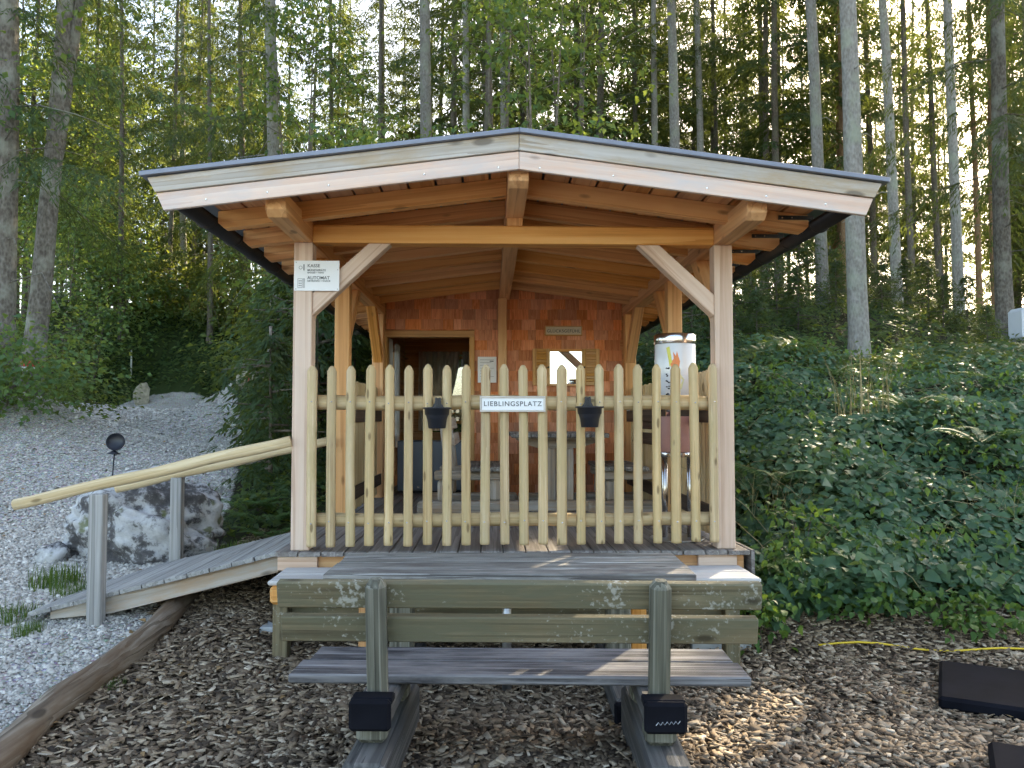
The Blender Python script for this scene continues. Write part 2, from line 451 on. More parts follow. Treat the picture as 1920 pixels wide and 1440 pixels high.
def groundmat():
    m, nt, b = new_mat('ground_soil_gravel_chips')
    geo = nd(nt, 'ShaderNodeNewGeometry')
    ag = nd(nt, 'ShaderNodeAttribute', attribute_name='gravel')
    ac = nd(nt, 'ShaderNodeAttribute', attribute_name='chips')
    ax = nd(nt, 'ShaderNodeAttribute', attribute_name='grassy')

    def noise(sc, det, rough=0.6):
        n = nd(nt, 'ShaderNodeTexNoise')
        n.inputs['Scale'].default_value = sc
        n.inputs['Detail'].default_value = det
        n.inputs['Roughness'].default_value = rough
        nt.links.new(geo.outputs['Position'], n.inputs['Vector'])
        return n.outputs[0]
    big, fine = noise(1.3, 5), noise(34, 5, 0.7)
    v = nd(nt, 'ShaderNodeTexVoronoi', feature='F1')
    v.inputs['Scale'].default_value = 42
    nt.links.new(geo.outputs['Position'], v.inputs['Vector'])
    g0 = ramp(nt, [(0.0, (0.62, 0.60, 0.56)), (0.45, (0.46, 0.44, 0.41)), (0.75, (0.26, 0.245, 0.225))], v.outputs['Distance'])
    g1 = mixc(nt, 0.35, g0.outputs[0], v.outputs['Color'], 'SOFT_LIGHT')
    gs = ramp(nt, [(0.50, (0, 0, 0)), (0.68, (0.6, 0.6, 0.6))], noise(2.4, 7, 0.7))
    g2 = mixc(nt, gs.outputs[0], g1, (0.22, 0.18, 0.14))
    soil = ramp(nt, [(0.3, (0.018, 0.015, 0.010)), (0.5, (0.045, 0.038, 0.022)), (0.7, (0.075, 0.07, 0.035))], fine)
    moss = ramp(nt, [(0.42, (0, 0, 0)), (0.6, (1, 1, 1))], big)
    s2 = mixc(nt, moss.outputs[0], soil.outputs[0], (0.035, 0.055, 0.018))
    ch = ramp(nt, [(0.3, (0.03, 0.022, 0.016)), (0.55, (0.11, 0.08, 0.055)), (0.75, (0.24, 0.18, 0.12))], fine)
    gr = ramp(nt, [(0.3, (0.02, 0.035, 0.012)), (0.7, (0.05, 0.07, 0.022))], fine)
    brk = math_n(nt, 'MULTIPLY', math_n(nt, 'SUBTRACT', noise(4, 5), 0.5), 0.7)

    def mask(a, k=1.0):
        s = math_n(nt, 'ADD', a.outputs['Fac'], math_n(nt, 'MULTIPLY', brk, k))
        return ramp(nt, [(0.42, (0, 0, 0)), (0.58, (1, 1, 1))], s).outputs[0]
    c = mixc(nt, mask(ax), s2, gr.outputs[0])
    c = mixc(nt, mask(ag), c, g2)
    c = mixc(nt, mask(ac, 0.3), c, ch.outputs[0])
    nt.links.new(c, b.inputs['Base Color'])
    b.inputs['Roughness'].default_value = 0.95
    b.inputs['Specular IOR Level'].default_value = 0.1
    bump(nt, b, fine, 0.6, 0.03)
    return m


M['ground'] = groundmat()

# ------------------------------------------------------------------ object helpers
PM = {}


def link(name, data, mat=None, parent=None, mw=None):
    o = bpy.data.objects.new(name, data)
    COL.objects.link(o)
    mw = mw or Matrix.Identity(4)
    if parent is not None:
        o.parent = parent
        o.matrix_parent_inverse = PM[parent].inverted()
    o.matrix_basis = mw
    PM[o] = mw
    if mat is not None and data is not None and not data.materials:
        data.materials.append(M[mat] if isinstance(mat, str) else mat)
    return o


def thing(name, label, cat, loc=(0, 0, 0), rz=0, group=None):
    mw = Matrix.Translation(loc) @ Matrix.Rotation(rz, 4, 'Z')
    o = link(name, None, None, None, mw)
    o.empty_display_size = 0.1
    return tag(o, label, cat, group)


def tag(o, label, cat, group=None, kind=None):
    o['label'] = label
    if cat:
        o['category'] = cat
    if group:
        o['group'] = group
    if kind:
        o['kind'] = kind
    return o


def pydata(name, v, f, smooth=False):
    me = bpy.data.meshes.new(name)
    me.from_pydata(v, [], f)
    if smooth:
        me.polygons.foreach_set('use_smooth', [True] * len(me.polygons))
    me.update()
    return me


def frame(p0, p1, up=(0, 0, 1)):
    p0, p1 = Vector(p0), Vector(p1)
    x = (p1 - p0).normalized()
    u = Vector(up)
    if abs(x.dot(u)) > 0.99:
        u = Vector((0, 1, 0))
    y = u.cross(x).normalized()
    z = x.cross(y)
    m = Matrix((x, y, z)).transposed().to_4x4()
    m.translation = (p0 + p1) / 2
    return m, (p1 - p0).length


_cb = {}


def cbox(l, wd, h, c=0.004):
    key = (round(l, 3), round(wd, 3), round(h, 3), c)
    if key in _cb:
        return _cb[key]
    bm = bmesh.new()
    bmesh.ops.create_cube(bm, size=1)
    bmesh.ops.scale(bm, vec=(l, wd, h), verts=bm.verts)
    if c:
        bmesh.ops.bevel(bm, geom=bm.edges[:], offset=min(c, h / 3, wd / 3), segments=1, affect='EDGES')
    me = bpy.data.meshes.new('timber')
    bm.to_mesh(me)
    bm.free()
    _cb[key] = me
    return me


def beam(name, p0, p1, wd, h, mat, parent, up=(0, 0, 1), c=0.004):
    """Squared timber from p0 to p1 (centre line); local X runs along the grain."""
    m, l = frame(p0, p1, up)
    me = cbox(l, wd, h, c)
    key = mat
    if me.materials and me.materials[0] != M[mat]:
        me = me.copy()
        me.materials.clear()
    return link(name, me, mat, parent, m)


def box(name, lo, hi, mat, parent, c=0.004, along='X'):
    lo, hi = Vector(lo), Vector(hi)
    ce, s = (lo + hi) / 2, hi - lo
    if along == 'X':
        return beam(name, (lo.x, ce.y, ce.z), (hi.x, ce.y, ce.z), s.y, s.z, mat, parent, (0, 0, 1), c)
    if along == 'Y':
        return beam(name, (ce.x, lo.y, ce.z), (ce.x, hi.y, ce.z), s.x, s.z, mat, parent, (0, 0, 1), c)
    return beam(name, (ce.x, ce.y, lo.z), (ce.x, ce.y, hi.z), s.x, s.y, mat, parent, (0, 1, 0), c)


def lathe(prof, n=20, wob=0.0, seed=0):
    """Surface of revolution about local Z from (r, z) pairs."""
    rr = random.Random(seed)
    v, f = [], []
    for i, (r, z) in enumerate(prof):
        for k in range(n):
            a = 2 * math.pi * k / n
            q = r * (1 + wob * math.sin(2 * a + i * 0.7 + seed) * rr.uniform(0.4, 1))
            v.append((q * math.cos(a), q * math.sin(a), z))
    for i in range(len(prof) - 1):
        for k in range(n):
            k2 = (k + 1) % n
            f.append((i * n + k, i * n + k2, (i + 1) * n + k2, (i + 1) * n + k))
    f.append(tuple(reversed(range(n))))
    f.append(tuple((len(prof) - 1) * n + k for k in range(n)))
    return v, f


def turned(name, prof, mat, parent, loc, n=20, smooth=True, tilt=None, wob=0, seed=0, autos=True):
    v, f = lathe(prof, n, wob, seed)
    me = pydata(name, v, f, smooth)
    if smooth:
        me.polygons[-1].use_smooth = False
        me.polygons[-2].use_smooth = False
    mw = Matrix.Translation(loc)
    if tilt is not None:
        mw = mw @ tilt
    return link(name, me, mat, parent, mw)


def tube(pts, radii, n=8, caps=True, jit=0.0, rr=random):
    """Swept tube through points."""
    v, f = [], []
    pts = [Vector(p) for p in pts]
    prev = Vector((1, 0, 0))
    for i, p in enumerate(pts):
        d = (pts[min(i + 1, len(pts) - 1)] - pts[max(i - 1, 0)]).normalized()
        if abs(d.dot(prev)) > 0.95:
            prev = Vector((0, 1, 0)) if abs(d.y) < 0.9 else Vector((1, 0, 0))
        a = (prev - d * prev.dot(d)).normalized()
        b = d.cross(a)
        prev = a
        for k in range(n):
            t = 2 * math.pi * k / n
            r = radii[i] * (1 + rr.uniform(-jit, jit))
            v.append(tuple(p + a * (r * math.cos(t)) + b * (r * math.sin(t))))
    for i in range(len(pts) - 1):
        for k in range(n):
            k2 = (k + 1) % n
            f.append((i * n + k, i * n + k2, (i + 1) * n + k2, (i + 1) * n + k))
    if caps:
        f.append(tuple(reversed(range(n))))
        f.append(tuple((len(pts) - 1) * n + k for k in range(n)))
    return v, f


def text_mesh(s, size, spacing=1.0, ax='CENTER'):
    cu = bpy.data.curves.new('lettering', 'FONT')
    cu.body = s
    cu.size = size
    cu.align_x = ax
    cu.align_y = 'CENTER'
    cu.space_character = spacing
    cu.extrude = 0.0006
    cu.offset = size * .008
    o = bpy.data.objects.new('tmp_text', cu)
    COL.objects.link(o)
    bpy.context.view_layer.update()
    me = bpy.data.meshes.new_from_object(o.evaluated_get(bpy.context.evaluated_depsgraph_get()))
    bpy.data.objects.remove(o)
    return me


FACE = Matrix.Rotation(math.pi / 2, 4, 'X')      # local XY plane upright, facing -Y


def lettering(s, size, loc, mat, parent, spacing=1.0, ax='CENTER', name='lettering'):
    return link(name, text_mesh(s, size, spacing, ax), mat, parent, Matrix.Translation(loc) @ FACE)


# ------------------------------------------------------------------ terrain
def base_of(px, py, Y):
    return at(px, py, Y)


# forest trees: (pixel x of base, pixel y of base, distance Y, trunk diameter, pixel x at top edge, kind, label)
TREES = [
    (6, 735, 13.0, .36, 14, 'edge', 'thick grey spruce trunk cut by the left edge of the picture'),
    (228, 622, 31, .24, 226, 'low', 'slim dark spruce standing alone above the bend of the path'),
    (345, 597, 37, .34, 343, 'low', 'dark spruce deep in the shaded wood left of the hut'),
    (394, 640, 31, .22, 392, 'low', 'thin grey spruce with bare foot in the dark wood left of the hut'),
    (517, 668, 19, .34, 508, 'near', 'grey spruce with hanging green boughs rising behind the left roof corner'),
    (808, 470, 20, .34, 796, 'high', 'thick grey spruce above the left half of the roof'),
    (878, 460, 27, .31, 872, 'high', 'grey spruce second trunk left of the roof ridge'),
    (946, 465, 29, .28, 941, 'high', 'slim grey spruce trunk just left of the roof ridge'),
    (716, 470, 32, .24, 714, 'high', 'thin spruce behind the leafy shrubs left of the ridge'),
    (1270, 480, 21, .31, 1257, 'high', 'pale spruce trunk above the right half of the roof'),
    (1226, 480, 28, .28, 1226, 'high', 'spruce trunk half hidden by boughs right of the ridge'),
    (1318, 500, 28, .29, 1308, 'high', 'dark spruce right next to the pale trunk above the roof'),
    (1352, 500, 33, .24, 1335, 'high', 'thin dark leaning spruce above the right roof slope'),
    (1428, 505, 33, .25, 1424, 'high', 'dark slim spruce left of a thinner twin above the roof'),
    (1464, 510, 36, .24, 1457, 'high', 'thin brown spruce above the right roof slope'),
    (1545, 570, 17, .27, 1520, 'bare', 'mottled grey spruce rising from the bank right of the gutter'),
    (1616, 690, 13, .33, 1583, 'bare', 'tall pale grey spruce standing foremost on the right bank'),
    (1688, 617, 20, .28, 1655, 'bare', 'straight grey spruce right of the foremost pale trunk'),
    (1712, 592, 25, .22, 1690, 'high', 'dark thin spruce behind the straight grey trunk on the bank'),
    (1765, 585, 27, .22, 1738, 'high', 'slim brown spruce between two grey trunks at right'),
    (1797, 603, 19, .26, 1778, 'bare', 'leaning grey spruce before the bright clearing'),
    (1838, 608, 28, .22, 1815, 'rust', 'rusty brown trunk before the bright clearing'),
    (1866, 638, 27, .22, 1850, 'rust', 'orange brown trunk next to the mottled spruce at the right edge'),
    (1888, 650, 15, .32, 1872, 'near', 'mottled thick spruce with low dark boughs near the right edge'),
    (1588, 545, 30, .24, 1572, 'high', 'slim spruce peeping out left of the foremost pale trunk'),
    (1640, 545, 31, .25, 1620, 'high', 'slim spruce peeping out right of the foremost pale trunk'),
]
TREE_XYZ = [base_of(a, b, Y) for a, b, Y, *_ in TREES]
FORK = base_of(52, 765, 14)

CTRL = [(-2.1, 3.3, .06), (-2.1, 5.5, .24), (-2.9, 5.4, .22), (-4, 3.4, .14), (-6, 3, .16), (-3.4, 7, .36), (-6, 7, .48), (-3, 10, .66), (-6, 10, .75), (-9, 10, 1.0),
        (-5, 15, 1.12), (-8.2, 14.5, 1.25), (-12, 15, 2.2), (-6, 20, 1.55), (-10, 20, 1.75), (-8, 25, 2.0), (-9, 30, 2.4), (-14, 30, 2.5), (-4, 28, 2.6),
        (-12, 40, 6.0), (-28, 40, 6.5), (-22, 30, 4.0), (-14, 22, 2.6), (0, 12, 1.0), (0, 16, 2.1), (-2.5, 13, 1.2), (-1, 30, 6.5), (0, 45, 9), (-4, 22, 3.0),
        (0, 5.4, .03), (.2, 7.5, .15), (-1.5, 7, .36), (-1.6, 9, .5), (1.6, 7.5, .35), (1.7, 9.2, .55), (0, 11, .55),
        (.1, 4.6, .0), (.1, 3.2, .1), (-1.2, 4.0, .05), (-1.5, 5.4, .18), (1.8, 5.3, .02), (3, 5.4, .04), (5, 5.3, .06), (7, 5.2, .1), (2, 3.2, .05), (5, 3, .04),
        (2.0, 6.4, .42), (3.2, 6.4, .5), (5, 6.4, .55), (8, 6.5, .7), (2.4, 8, .95), (4, 8, 1.2), (6, 8, 1.3), (10, 8, 1.6), (3, 10, 1.7), (5, 10, 1.85), (8, 10.5, 2.05), (12, 11, 2.6), (3, 12.5, 2.5), (4, 16, 3.6),
        (12, 16, 3.2), (20, 25, 3.6), (30, 30, 3.0), (14, 32, 4.3), (28, 50, 4), (10, 45, 7), (40, 10, 3), (40, 60, 6), (-40, 20, 4), (-40, 60, 9), (0, 80, 13),
        (0, -1, 0), (-8, -2, .05), (8, -2, .05), (0, -12, 0), (-25, -12, 0), (25, -12, 0), (-40, -40, 0), (40, -40, 0), (60, 0, 1.5), (-60, 0, 1.5), (90, 100, 6), (-90, 100, 12), (0, 110, 14), (-90, -60, 0), (90, -60, 0)]
CTRL += [(p.x, p.y, p.z) for t, p in zip(TREES, TREE_XYZ) if not (700 < t[0] < 1500)]
CTRL.append((FORK.x, FORK.y, FORK.z))
_C = np.array(CTRL, float)


def _phi(d):
    return np.sqrt(d * d + 0.6 ** 2)


def _solve():
    P = _C[:, :2]
    n = len(P)
    D = np.sqrt(((P[:, None] - P[None]) ** 2).sum(-1))
    A = np.zeros((n + 3, n + 3))
    A[:n, :n] = _phi(D) - np.eye(n) * 0.02
    A[:n, n] = 1
    A[:n, n + 1:] = P
    A[n, :n] = 1
    A[n + 1:, :n] = P.T
    return np.linalg.solve(A, np.concatenate([_C[:, 2], np.zeros(3)]))


_W = _solve()


def g(x, y):
    """Ground height (arrays or numbers)."""
    x = np.asarray(x, float)
    y = np.asarray(y, float)
    sh = x.shape
    x, y = x.ravel(), y.ravel()
    out = np.empty(x.size)
    n = len(_C)
    for i in range(0, x.size, 20000):
        a, b = x[i:i + 20000], y[i:i + 20000]
        D = np.sqrt((a[:, None] - _C[None, :, 0]) ** 2 + (b[:, None] - _C[None, :, 1]) ** 2)
        out[i:i + 20000] = _phi(D) @ _W[:n] + _W[n] + _W[n + 1] * a + _W[n + 2] * b
    wild = np.clip((np.hypot((x - 0.2) / 1.2, y - 4.5) - 3.2) / 4, 0, 1) * (1 - gravelmask(x, y))
    out += wild * (0.10 * np.sin(1.7 * x + 0.6 * y) * np.sin(1.3 * y - 0.5 * x + 1) + 0.05 * np.sin(4.1 * x + 2) * np.sin(3.7 * y))
    out += 0.012 * np.sin(5.3 * x + 1.1 * y) * np.sin(4.7 * y - 2.0 * x)
    return out.reshape(sh)


def gz(x, y):
    return float(g(np.array([x]), np.array([y]))[0])


PATH_L = [(-60, 30), (4, 30), (9, 9.4), (12, 8.7), (14.6, 8.9), (18.5, 9.8), (23, 13), (27, 17), (29.5, 20), (31, -5)]   # (Y, -X left edge)
PATH_R = [(-60, 2.1), (5.7, 2.1), (6.6, 2.35), (9, 2.9), (12, 3.7), (15.5, 4.7), (19, 6.2), (21.5, 6.6), (23.5, 4.0), (26, -2), (31, -6)]


def gravelmask(x, y):
    l = -np.interp(y, [p[0] for p in PATH_L], [p[1] for p in PATH_L])
    r = -np.interp(y, [p[0] for p in PATH_R], [p[1] for p in PATH_R])
    far = np.where(y > 29 - 0.0 * x, 0.0, 1.0)
    m = np.clip((x - l) / 0.5 + 0.5, 0, 1) * np.clip((r - x) / 0.25 + 0.5, 0, 1) * far
    return m


def chipsmask(x, y):
    return np.clip((x + 2.1) / 0.2 + 0.5, 0, 1) * np.clip((5.75 + np.where(x < -1, 2.0, 0) - y) / 0.3 + 0.5, 0, 1)


def build_ground():
    ls = lambda a, b, n: np.linspace(a, b, n, endpoint=False)
    xs = np.concatenate([ls(-95, -40, 10), ls(-40, -12, 42), ls(-12, -5, 44), ls(-5, 6, 84), ls(6, 14, 44), ls(14, 45, 42), np.linspace(45, 95, 10)])
    ys = np.concatenate([ls(-65, -8, 10), ls(-8, 2.5, 16), ls(2.5, 10, 76), ls(10, 24, 72), ls(24, 50, 60), np.linspace(50, 115, 16)])
    X, Y = np.meshgrid(xs, ys)
    Z = g(X, Y)
    nx, ny = len(xs), len(ys)
    v = np.stack([X.ravel(), Y.ravel(), Z.ravel()], 1)
    i = np.arange(nx * ny).reshape(ny, nx)
    f = np.stack([i[:-1, :-1].ravel(), i[:-1, 1:].ravel(), i[1:, 1:].ravel(), i[1:, :-1].ravel()], 1)
    me = pydata('ground', v.tolist(), f.tolist(), True)
    x, y = v[:, 0], v[:, 1]
    gm = gravelmask(x, y)
    cm = chipsmask(x, y)
    gr = np.clip((y - 28.3) / 1.0, 0, 1) * np.clip((34 - y) / 2, 0, 1) * (x < 4)
    for nm, arr in (('gravel', gm), ('chips', cm), ('grassy', gr)):
        a = me.attributes.new(nm, 'FLOAT', 'POINT')
        a.data.foreach_set('value', arr.astype(np.float32))
    o = link('ground', me, 'ground')
    tag(o, 'sloping ground of gravel path, wood chips and forest floor', None, kind='structure')
    return o


build_ground()


# ------------------------------------------------------------------ scatter helpers
def norm(a):
    return a / np.maximum(np.linalg.norm(a, axis=1, keepdims=True), 1e-9)


def leaf_arrays(c, d, n, ln, wd, fold=0.25, kind='leaf'):
    """Vertices and faces of leaves at base c, pointing along d, face normal about n."""
    d = norm(d)
    s = norm(np.cross(d, n))
    n = np.cross(s, d)
    ln = ln[:, None]
    wd = wd[:, None]
    N = len(c)
    if kind == 'leaf':
        V = np.stack([c, c + d * ln * .42 - s * wd * .5 + n * wd * fold, c + d * ln * .42 + s * wd * .5 + n * wd * fold, c + d * ln - n * ln * .12, c + d * ln * .48], 1)
        F = np.array([[0, 4, 1], [0, 2, 4], [1, 4, 3], [4, 2, 3]])
        k = 5
    elif kind == 'heart':
        V = np.stack([c, c + d * ln * .28 - s * wd * .5 + n * wd * fold * .6, c + d * ln * .28 + s * wd * .5 + n * wd * fold * .6,
                      c + d * ln * .7 - s * wd * .3 + n * wd * fold * .3, c + d * ln * .7 + s * wd * .3 + n * wd * fold * .3, c + d * ln - n * ln * .15, c + d * ln * .45], 1)
        F = np.array([[0, 6, 1], [0, 2, 6], [1, 6, 3], [6, 2, 4], [3, 6, 5], [6, 4, 5]])
        k = 7
    else:
        V = np.stack([c, c + d * ln * .5 - s * wd * .5, c + d * ln, c + d * ln * .5 + s * wd * .5], 1)
        F = np.array([[0, 1, 2], [0, 2, 3]])
        k = 4
    idx = (np.arange(N) * k)[:, None, None] + F[None]
    return V.reshape(-1, 3), idx.reshape(-1, 3), k


def tri_mesh(name, V, F, rnd=None):
    me = bpy.data.meshes.new(name)
    nv, nf = len(V), len(F)
    me.vertices.add(nv)
    me.vertices.foreach_set('co', np.asarray(V, np.float32).ravel())
    me.loops.add(nf * 3)
    me.loops.foreach_set('vertex_index', np.asarray(F, np.int32).ravel())
    me.polygons.add(nf)
    me.polygons.foreach_set('loop_start', np.arange(0, nf * 3, 3, dtype=np.int32))
    me.update(calc_edges=True)
    if rnd is not None:
        a = me.attributes.new('rnd', 'FLOAT', 'POINT')
        a.data.foreach_set('value', np.asarray(rnd, np.float32))
    return me


class Leaves:
    def __init__(self):
        self.V, self.F, self.R, self.n = [], [], [], 0

    def add(self, c, d, n, ln, wd, rnd, fold=.25, kind='leaf'):
        V, F, k = leaf_arrays(c, d, n, ln, wd, fold, kind)
        self.V.append(V)
        self.F.append(F + self.n)
        self.R.append(np.repeat(rnd, k))
        self.n += len(V)

    def mesh(self, name):
        return tri_mesh(name, np.concatenate(self.V), np.concatenate(self.F), np.concatenate(self.R))


def rdir(n, up=0.0, r=rng):
    v = r.normal(size=(n, 3))
    v[:, 2] += up
    return norm(v)


def prism(name, poly, ext, mat, parent, grain, c=0.0):
    """Polygon (3-D points) extruded by a vector; local X along the grain."""
    poly = [Vector(p) for p in poly]
    ext = Vector(ext)
    gm, _ = frame((0, 0, 0), grain, (0, 0, 1))
    ce = sum(poly, Vector()) / len(poly) + ext / 2
    gm.translation = ce
    inv = gm.inverted()
    n = len(poly)
    v = [inv @ p for p in poly] + [inv @ (p + ext) for p in poly]
    f = [tuple(range(n)), tuple(reversed(range(n, 2 * n)))] + [(i, i + n, (i + 1) % n + n, (i + 1) % n) for i in range(n)]
    bm = bmesh.new()
    bv = [bm.verts.new(p) for p in v]
    for q in f:
        bm.faces.new([bv[i] for i in q])
    bmesh.ops.recalc_face_normals(bm, faces=bm.faces[:])
    if c:
        bmesh.ops.bevel(bm, geom=bm.edges[:], offset=c, segments=1, affect='EDGES')
    me = bpy.data.meshes.new(name)
    bm.to_mesh(me)
    bm.free()
    return link(name, me, mat, parent, gm)


# ------------------------------------------------------------------ the hut
XC, XL, XR = 0.17, -1.26, 1.60
DK = 0.69                       # deck top
ZT = lambda dx: 3.25 - 0.127 * abs(dx)
hut = thing('wooden_hut', 'open wooden snack hut with shingled wall under a low gable roof', 'hut', (XC, 7.3, 0))
YF, YM, YR = 5.46, 6.9, 9.08
PW = 0.125
for x in (XL, XR):
    for y in (YF, YM, YR):
        box('post', (x - PW / 2, y - PW / 2, DK), (x + PW / 2, y + PW / 2, 2.76), 'post' if y == YF else 'timber', hut, 0.006, 'Z')
    p = [(x, 13.0, 2.76), (x, 4.74, 2.76), (x, 4.69, 2.80), (x, 4.69, 2.90), (x, 13.0, 2.90)]
    prism('purlin', [(q[0] - .06, q[1], q[2]) for q in p], (.12, 0, 0), 'timber', hut, (0, 1, 0), .004)
p = [(XC - .06, 13.0, 2.94), (XC - .06, 4.72, 2.94), (XC - .06, 4.66, 2.97), (XC - .06, 4.66, 3.12), (XC - .06, 13.0, 3.12)]
prism('ridge_beam', p, (.12, 0, 0), 'timber', hut, (0, 1, 0), .004)
box('tie_beam', (XL + .062, YF - .06, 2.757), (XR - .062, YF + .06, 2.882), 'timber', hut, .005)
box('king_post', (XC - .055, YF - .05, 2.882), (XC + .055, YF + .05, 2.94), 'timber', hut, .003, 'Z')
box('ridge_post', (.095, 9.03, DK), (.195, 9.13, 2.94), 'timber', hut, .005, 'Z')
for s, x in ((1, XL), (-1, XR)):
    e = x + s * PW / 2
    poly = [(e, YF - .05, 2.265), (e + s * .525, YF - .05, 2.757), (e + s * .375, YF - .05, 2.757), (e, YF - .05, 2.415)]
    prism('brace', poly, (0, .1, 0), 'post', hut, (s, 0, 1), .004)
    for y, ds in ((YF, (1,)), (YM, (1,)), (YR, (-1,))):
        for d in ds:
            ey = y + d * PW / 2
            poly = [(x - .05, ey, 2.20), (x - .05, ey + d * .57, 2.76), (x - .05, ey + d * .42, 2.76), (x - .05, ey, 2.36)]
            prism('brace', poly, (.1, 0, 0), 'timber', hut, (0, d, 1), .004)
# roof: sheets, boards, rafters, barge boards, gutters
for s in (-1, 1):
    nrm = Vector((s * 0.127, 0, 1)).normalized()
    sheet = beam('roof_sheet', (XC, 8.87, ZT(0) - .014), (XC + s * 2.168, 8.87, ZT(2.168) - .014), 8.64, .028, 'roofmetal', hut, (0, 0, 1), .003)
    for k in range(11):
        a, b = .006 + k * .1725, .006 + k * .1725 + .159
        dm = (a + b) / 2
        c = Vector((XC + s * dm, 0, ZT(dm) - .108 - random.uniform(0, .003)))
        beam('roof_board', (c.x, 4.63, c.z), (c.x, 13.1, c.z), b - a, .024, 'soffit', hut, nrm, .003)
    for k in range(15):
        y = 5.13 + .52 * k
        t = [(.062, -.122), (1.9, -.122), (1.9, -.195), (1.86, -.237), (.062, -.237)]
        prism('rafter', [(XC + s * d, y - .04, ZT(d) + o) for d, o in t], (0, .08, 0), 'timber', hut, (s, 0, -.127), .003)
    up = [(0.001, 3.222), (0.001, 3.126), (2.086, 2.862), (2.133, 2.946)]
    lo = [(0.001, 3.122), (0.001, 3.017), (2.04, 2.760), (2.084, 2.858)]
    prism('barge_board', [(XC + s * d, 4.578, z) for d, z in up], (0, .026, 0), 'fascia_old', hut, (s, 0, -.127), .003)
    prism('barge_board', [(XC + s * d, 4.59, z) for d, z in lo], (0, .028, 0), 'fascia_new', hut, (s, 0, -.127), .003)
    # gutter: half round shell
    n, r0, r1 = 10, .066, .061
    v, f = [], []
    for yy in (4.64, 13.1):
        for r in (r0, r1):
            for i in range(n + 1):
                t = math.pi + math.pi * i / n
                v.append((r * math.cos(t), yy - 8.87, r * math.sin(t)))
    m1 = n + 1
    for i in range(n):
        f += [(i, i + 1, 2 * m1 + i + 1, 2 * m1 + i), (m1 + i + 1, m1 + i, 3 * m1 + i, 3 * m1 + i + 1), (i, m1 + i, m1 + i + 1, i + 1)]
    f += [(0, 2 * m1, 3 * m1, m1), (n, m1 + n, 3 * m1 + n, 2 * m1 + n)]
    gx, gzz = XC + s * 1.975, 2.848
    gut = link('gutter', pydata('gutter', v, f, True), 'gutter', hut, Matrix.Translation((gx, 8.87, gzz)))
    pts = [(r0 * math.cos(math.pi + math.pi * i / 14), 0, r0 * math.sin(math.pi + math.pi * i / 14)) for i in range(15)]
    rv, rf = tube([(p[0] * 1.03, 0, p[2] * 1.03) for p in pts], [.007] * 15, 6)
    ringm = pydata('bracket', rv, rf, True)
    cv, cf = [(0, 0, 0)] + [(.064 * math.cos(math.pi + math.pi * i / 10), 0, .064 * math.sin(math.pi + math.pi * i / 10)) for i in range(11)], [(0, i, i + 1) for i in range(1, 11)]
    link('end_cap', pydata('end_cap', cv, cf), 'gutter', gut, Matrix.Translation((gx, 4.642, gzz)))
    for k in range(12):
        y = 5.13 + .52 * k
        link('bracket', ringm, 'gutter', gut, Matrix.Translation((gx, y - .03, gzz)))
        if s > 0 and k < 5:
            st = box('strap', (XC + 1.70, y - .047, ZT(1.8) - .165), (XC + 1.93, y - .041, ZT(1.8) - .138), 'gutter', hut, 0)
            for q in (1.725, 1.79):
                turned('screw', [(.006, 0), (.004, .003)], 'screw', st, (XC + q, y - .047, ZT(1.8) - .152), 6, False, Matrix.Rotation(math.pi / 2, 4, 'X'))
for s in (-1, 1):              # screws of the lower barge boards
    for d in (.12, .55, 1.1, 1.45, 1.8):
        turned('screw', [(.007, 0), (.004, .003)], 'screw', hut, (XC + s * d, 4.59, 3.07 - .126 * d + .012 * (d > .5) - .03), 7, False, Matrix.Rotation(math.pi / 2, 4, 'X'))
# deck
for k in range(21):
    x0 = -1.402 + k * .1498
    o = box('deck_board', (x0, 5.33 + random.uniform(-.004, .004), DK - .03), (x0 + .142, 9.19, DK + random.uniform(-.001, .0015)), 'deck', hut, .003, 'Y')
box('front_joist', (-1.38, 5.41, .555), (1.72, 5.45, .659), 'timber', hut, .003)
for x in (-1.40, 1.40):
    box('joist_block', (x, 5.372, .565), (x + .262, 5.409, .657), 'post', hut, .003)
box('side_board', (1.748, 5.34, .44), (1.772, 9.2, DK), 'deck', hut, .003, 'Y')
box('side_joist', (1.66, 5.46, .5), (1.70, 9.2, .659), 'timber', hut, .003, 'Y')
box('side_joist', (-1.36, 5.46, .5), (-1.32, 9.2, .659), 'timber', hut, .003, 'Y')
for x in (-1.30, 1.54):
    box('foundation_post', (x - .06, 5.47, gz(x, 5.5)), (x + .06, 5.6, .554), 'olive', hut, .004, 'Z')
    box('concrete_footing', (x - .2, 5.33, gz(x, 5.4) - .08), (x + .2, 5.62, gz(x, 5.4) + .05), 'concrete', hut, .006)
# shingled wall with a doorway
WY = 9.2
DX0, DX1, DZ1 = -1.172, -0.234, 2.509


def boxes_mesh(name, bs, origin):
    v, f = [], []
    for lo, hi in bs:
        b = len(v)
        v += [(x - origin[0], y - origin[1], z - origin[2]) for z in (lo[2], hi[2]) for y in (lo[1], hi[1]) for x in (lo[0], hi[0])]
        f += [tuple(b + i for i in q) for q in ((0, 2, 3, 1), (4, 5, 7, 6), (0, 1, 5, 4), (2, 6, 7, 3), (0, 4, 6, 2), (1, 3, 7, 5))]
    return pydata(name, v, f)


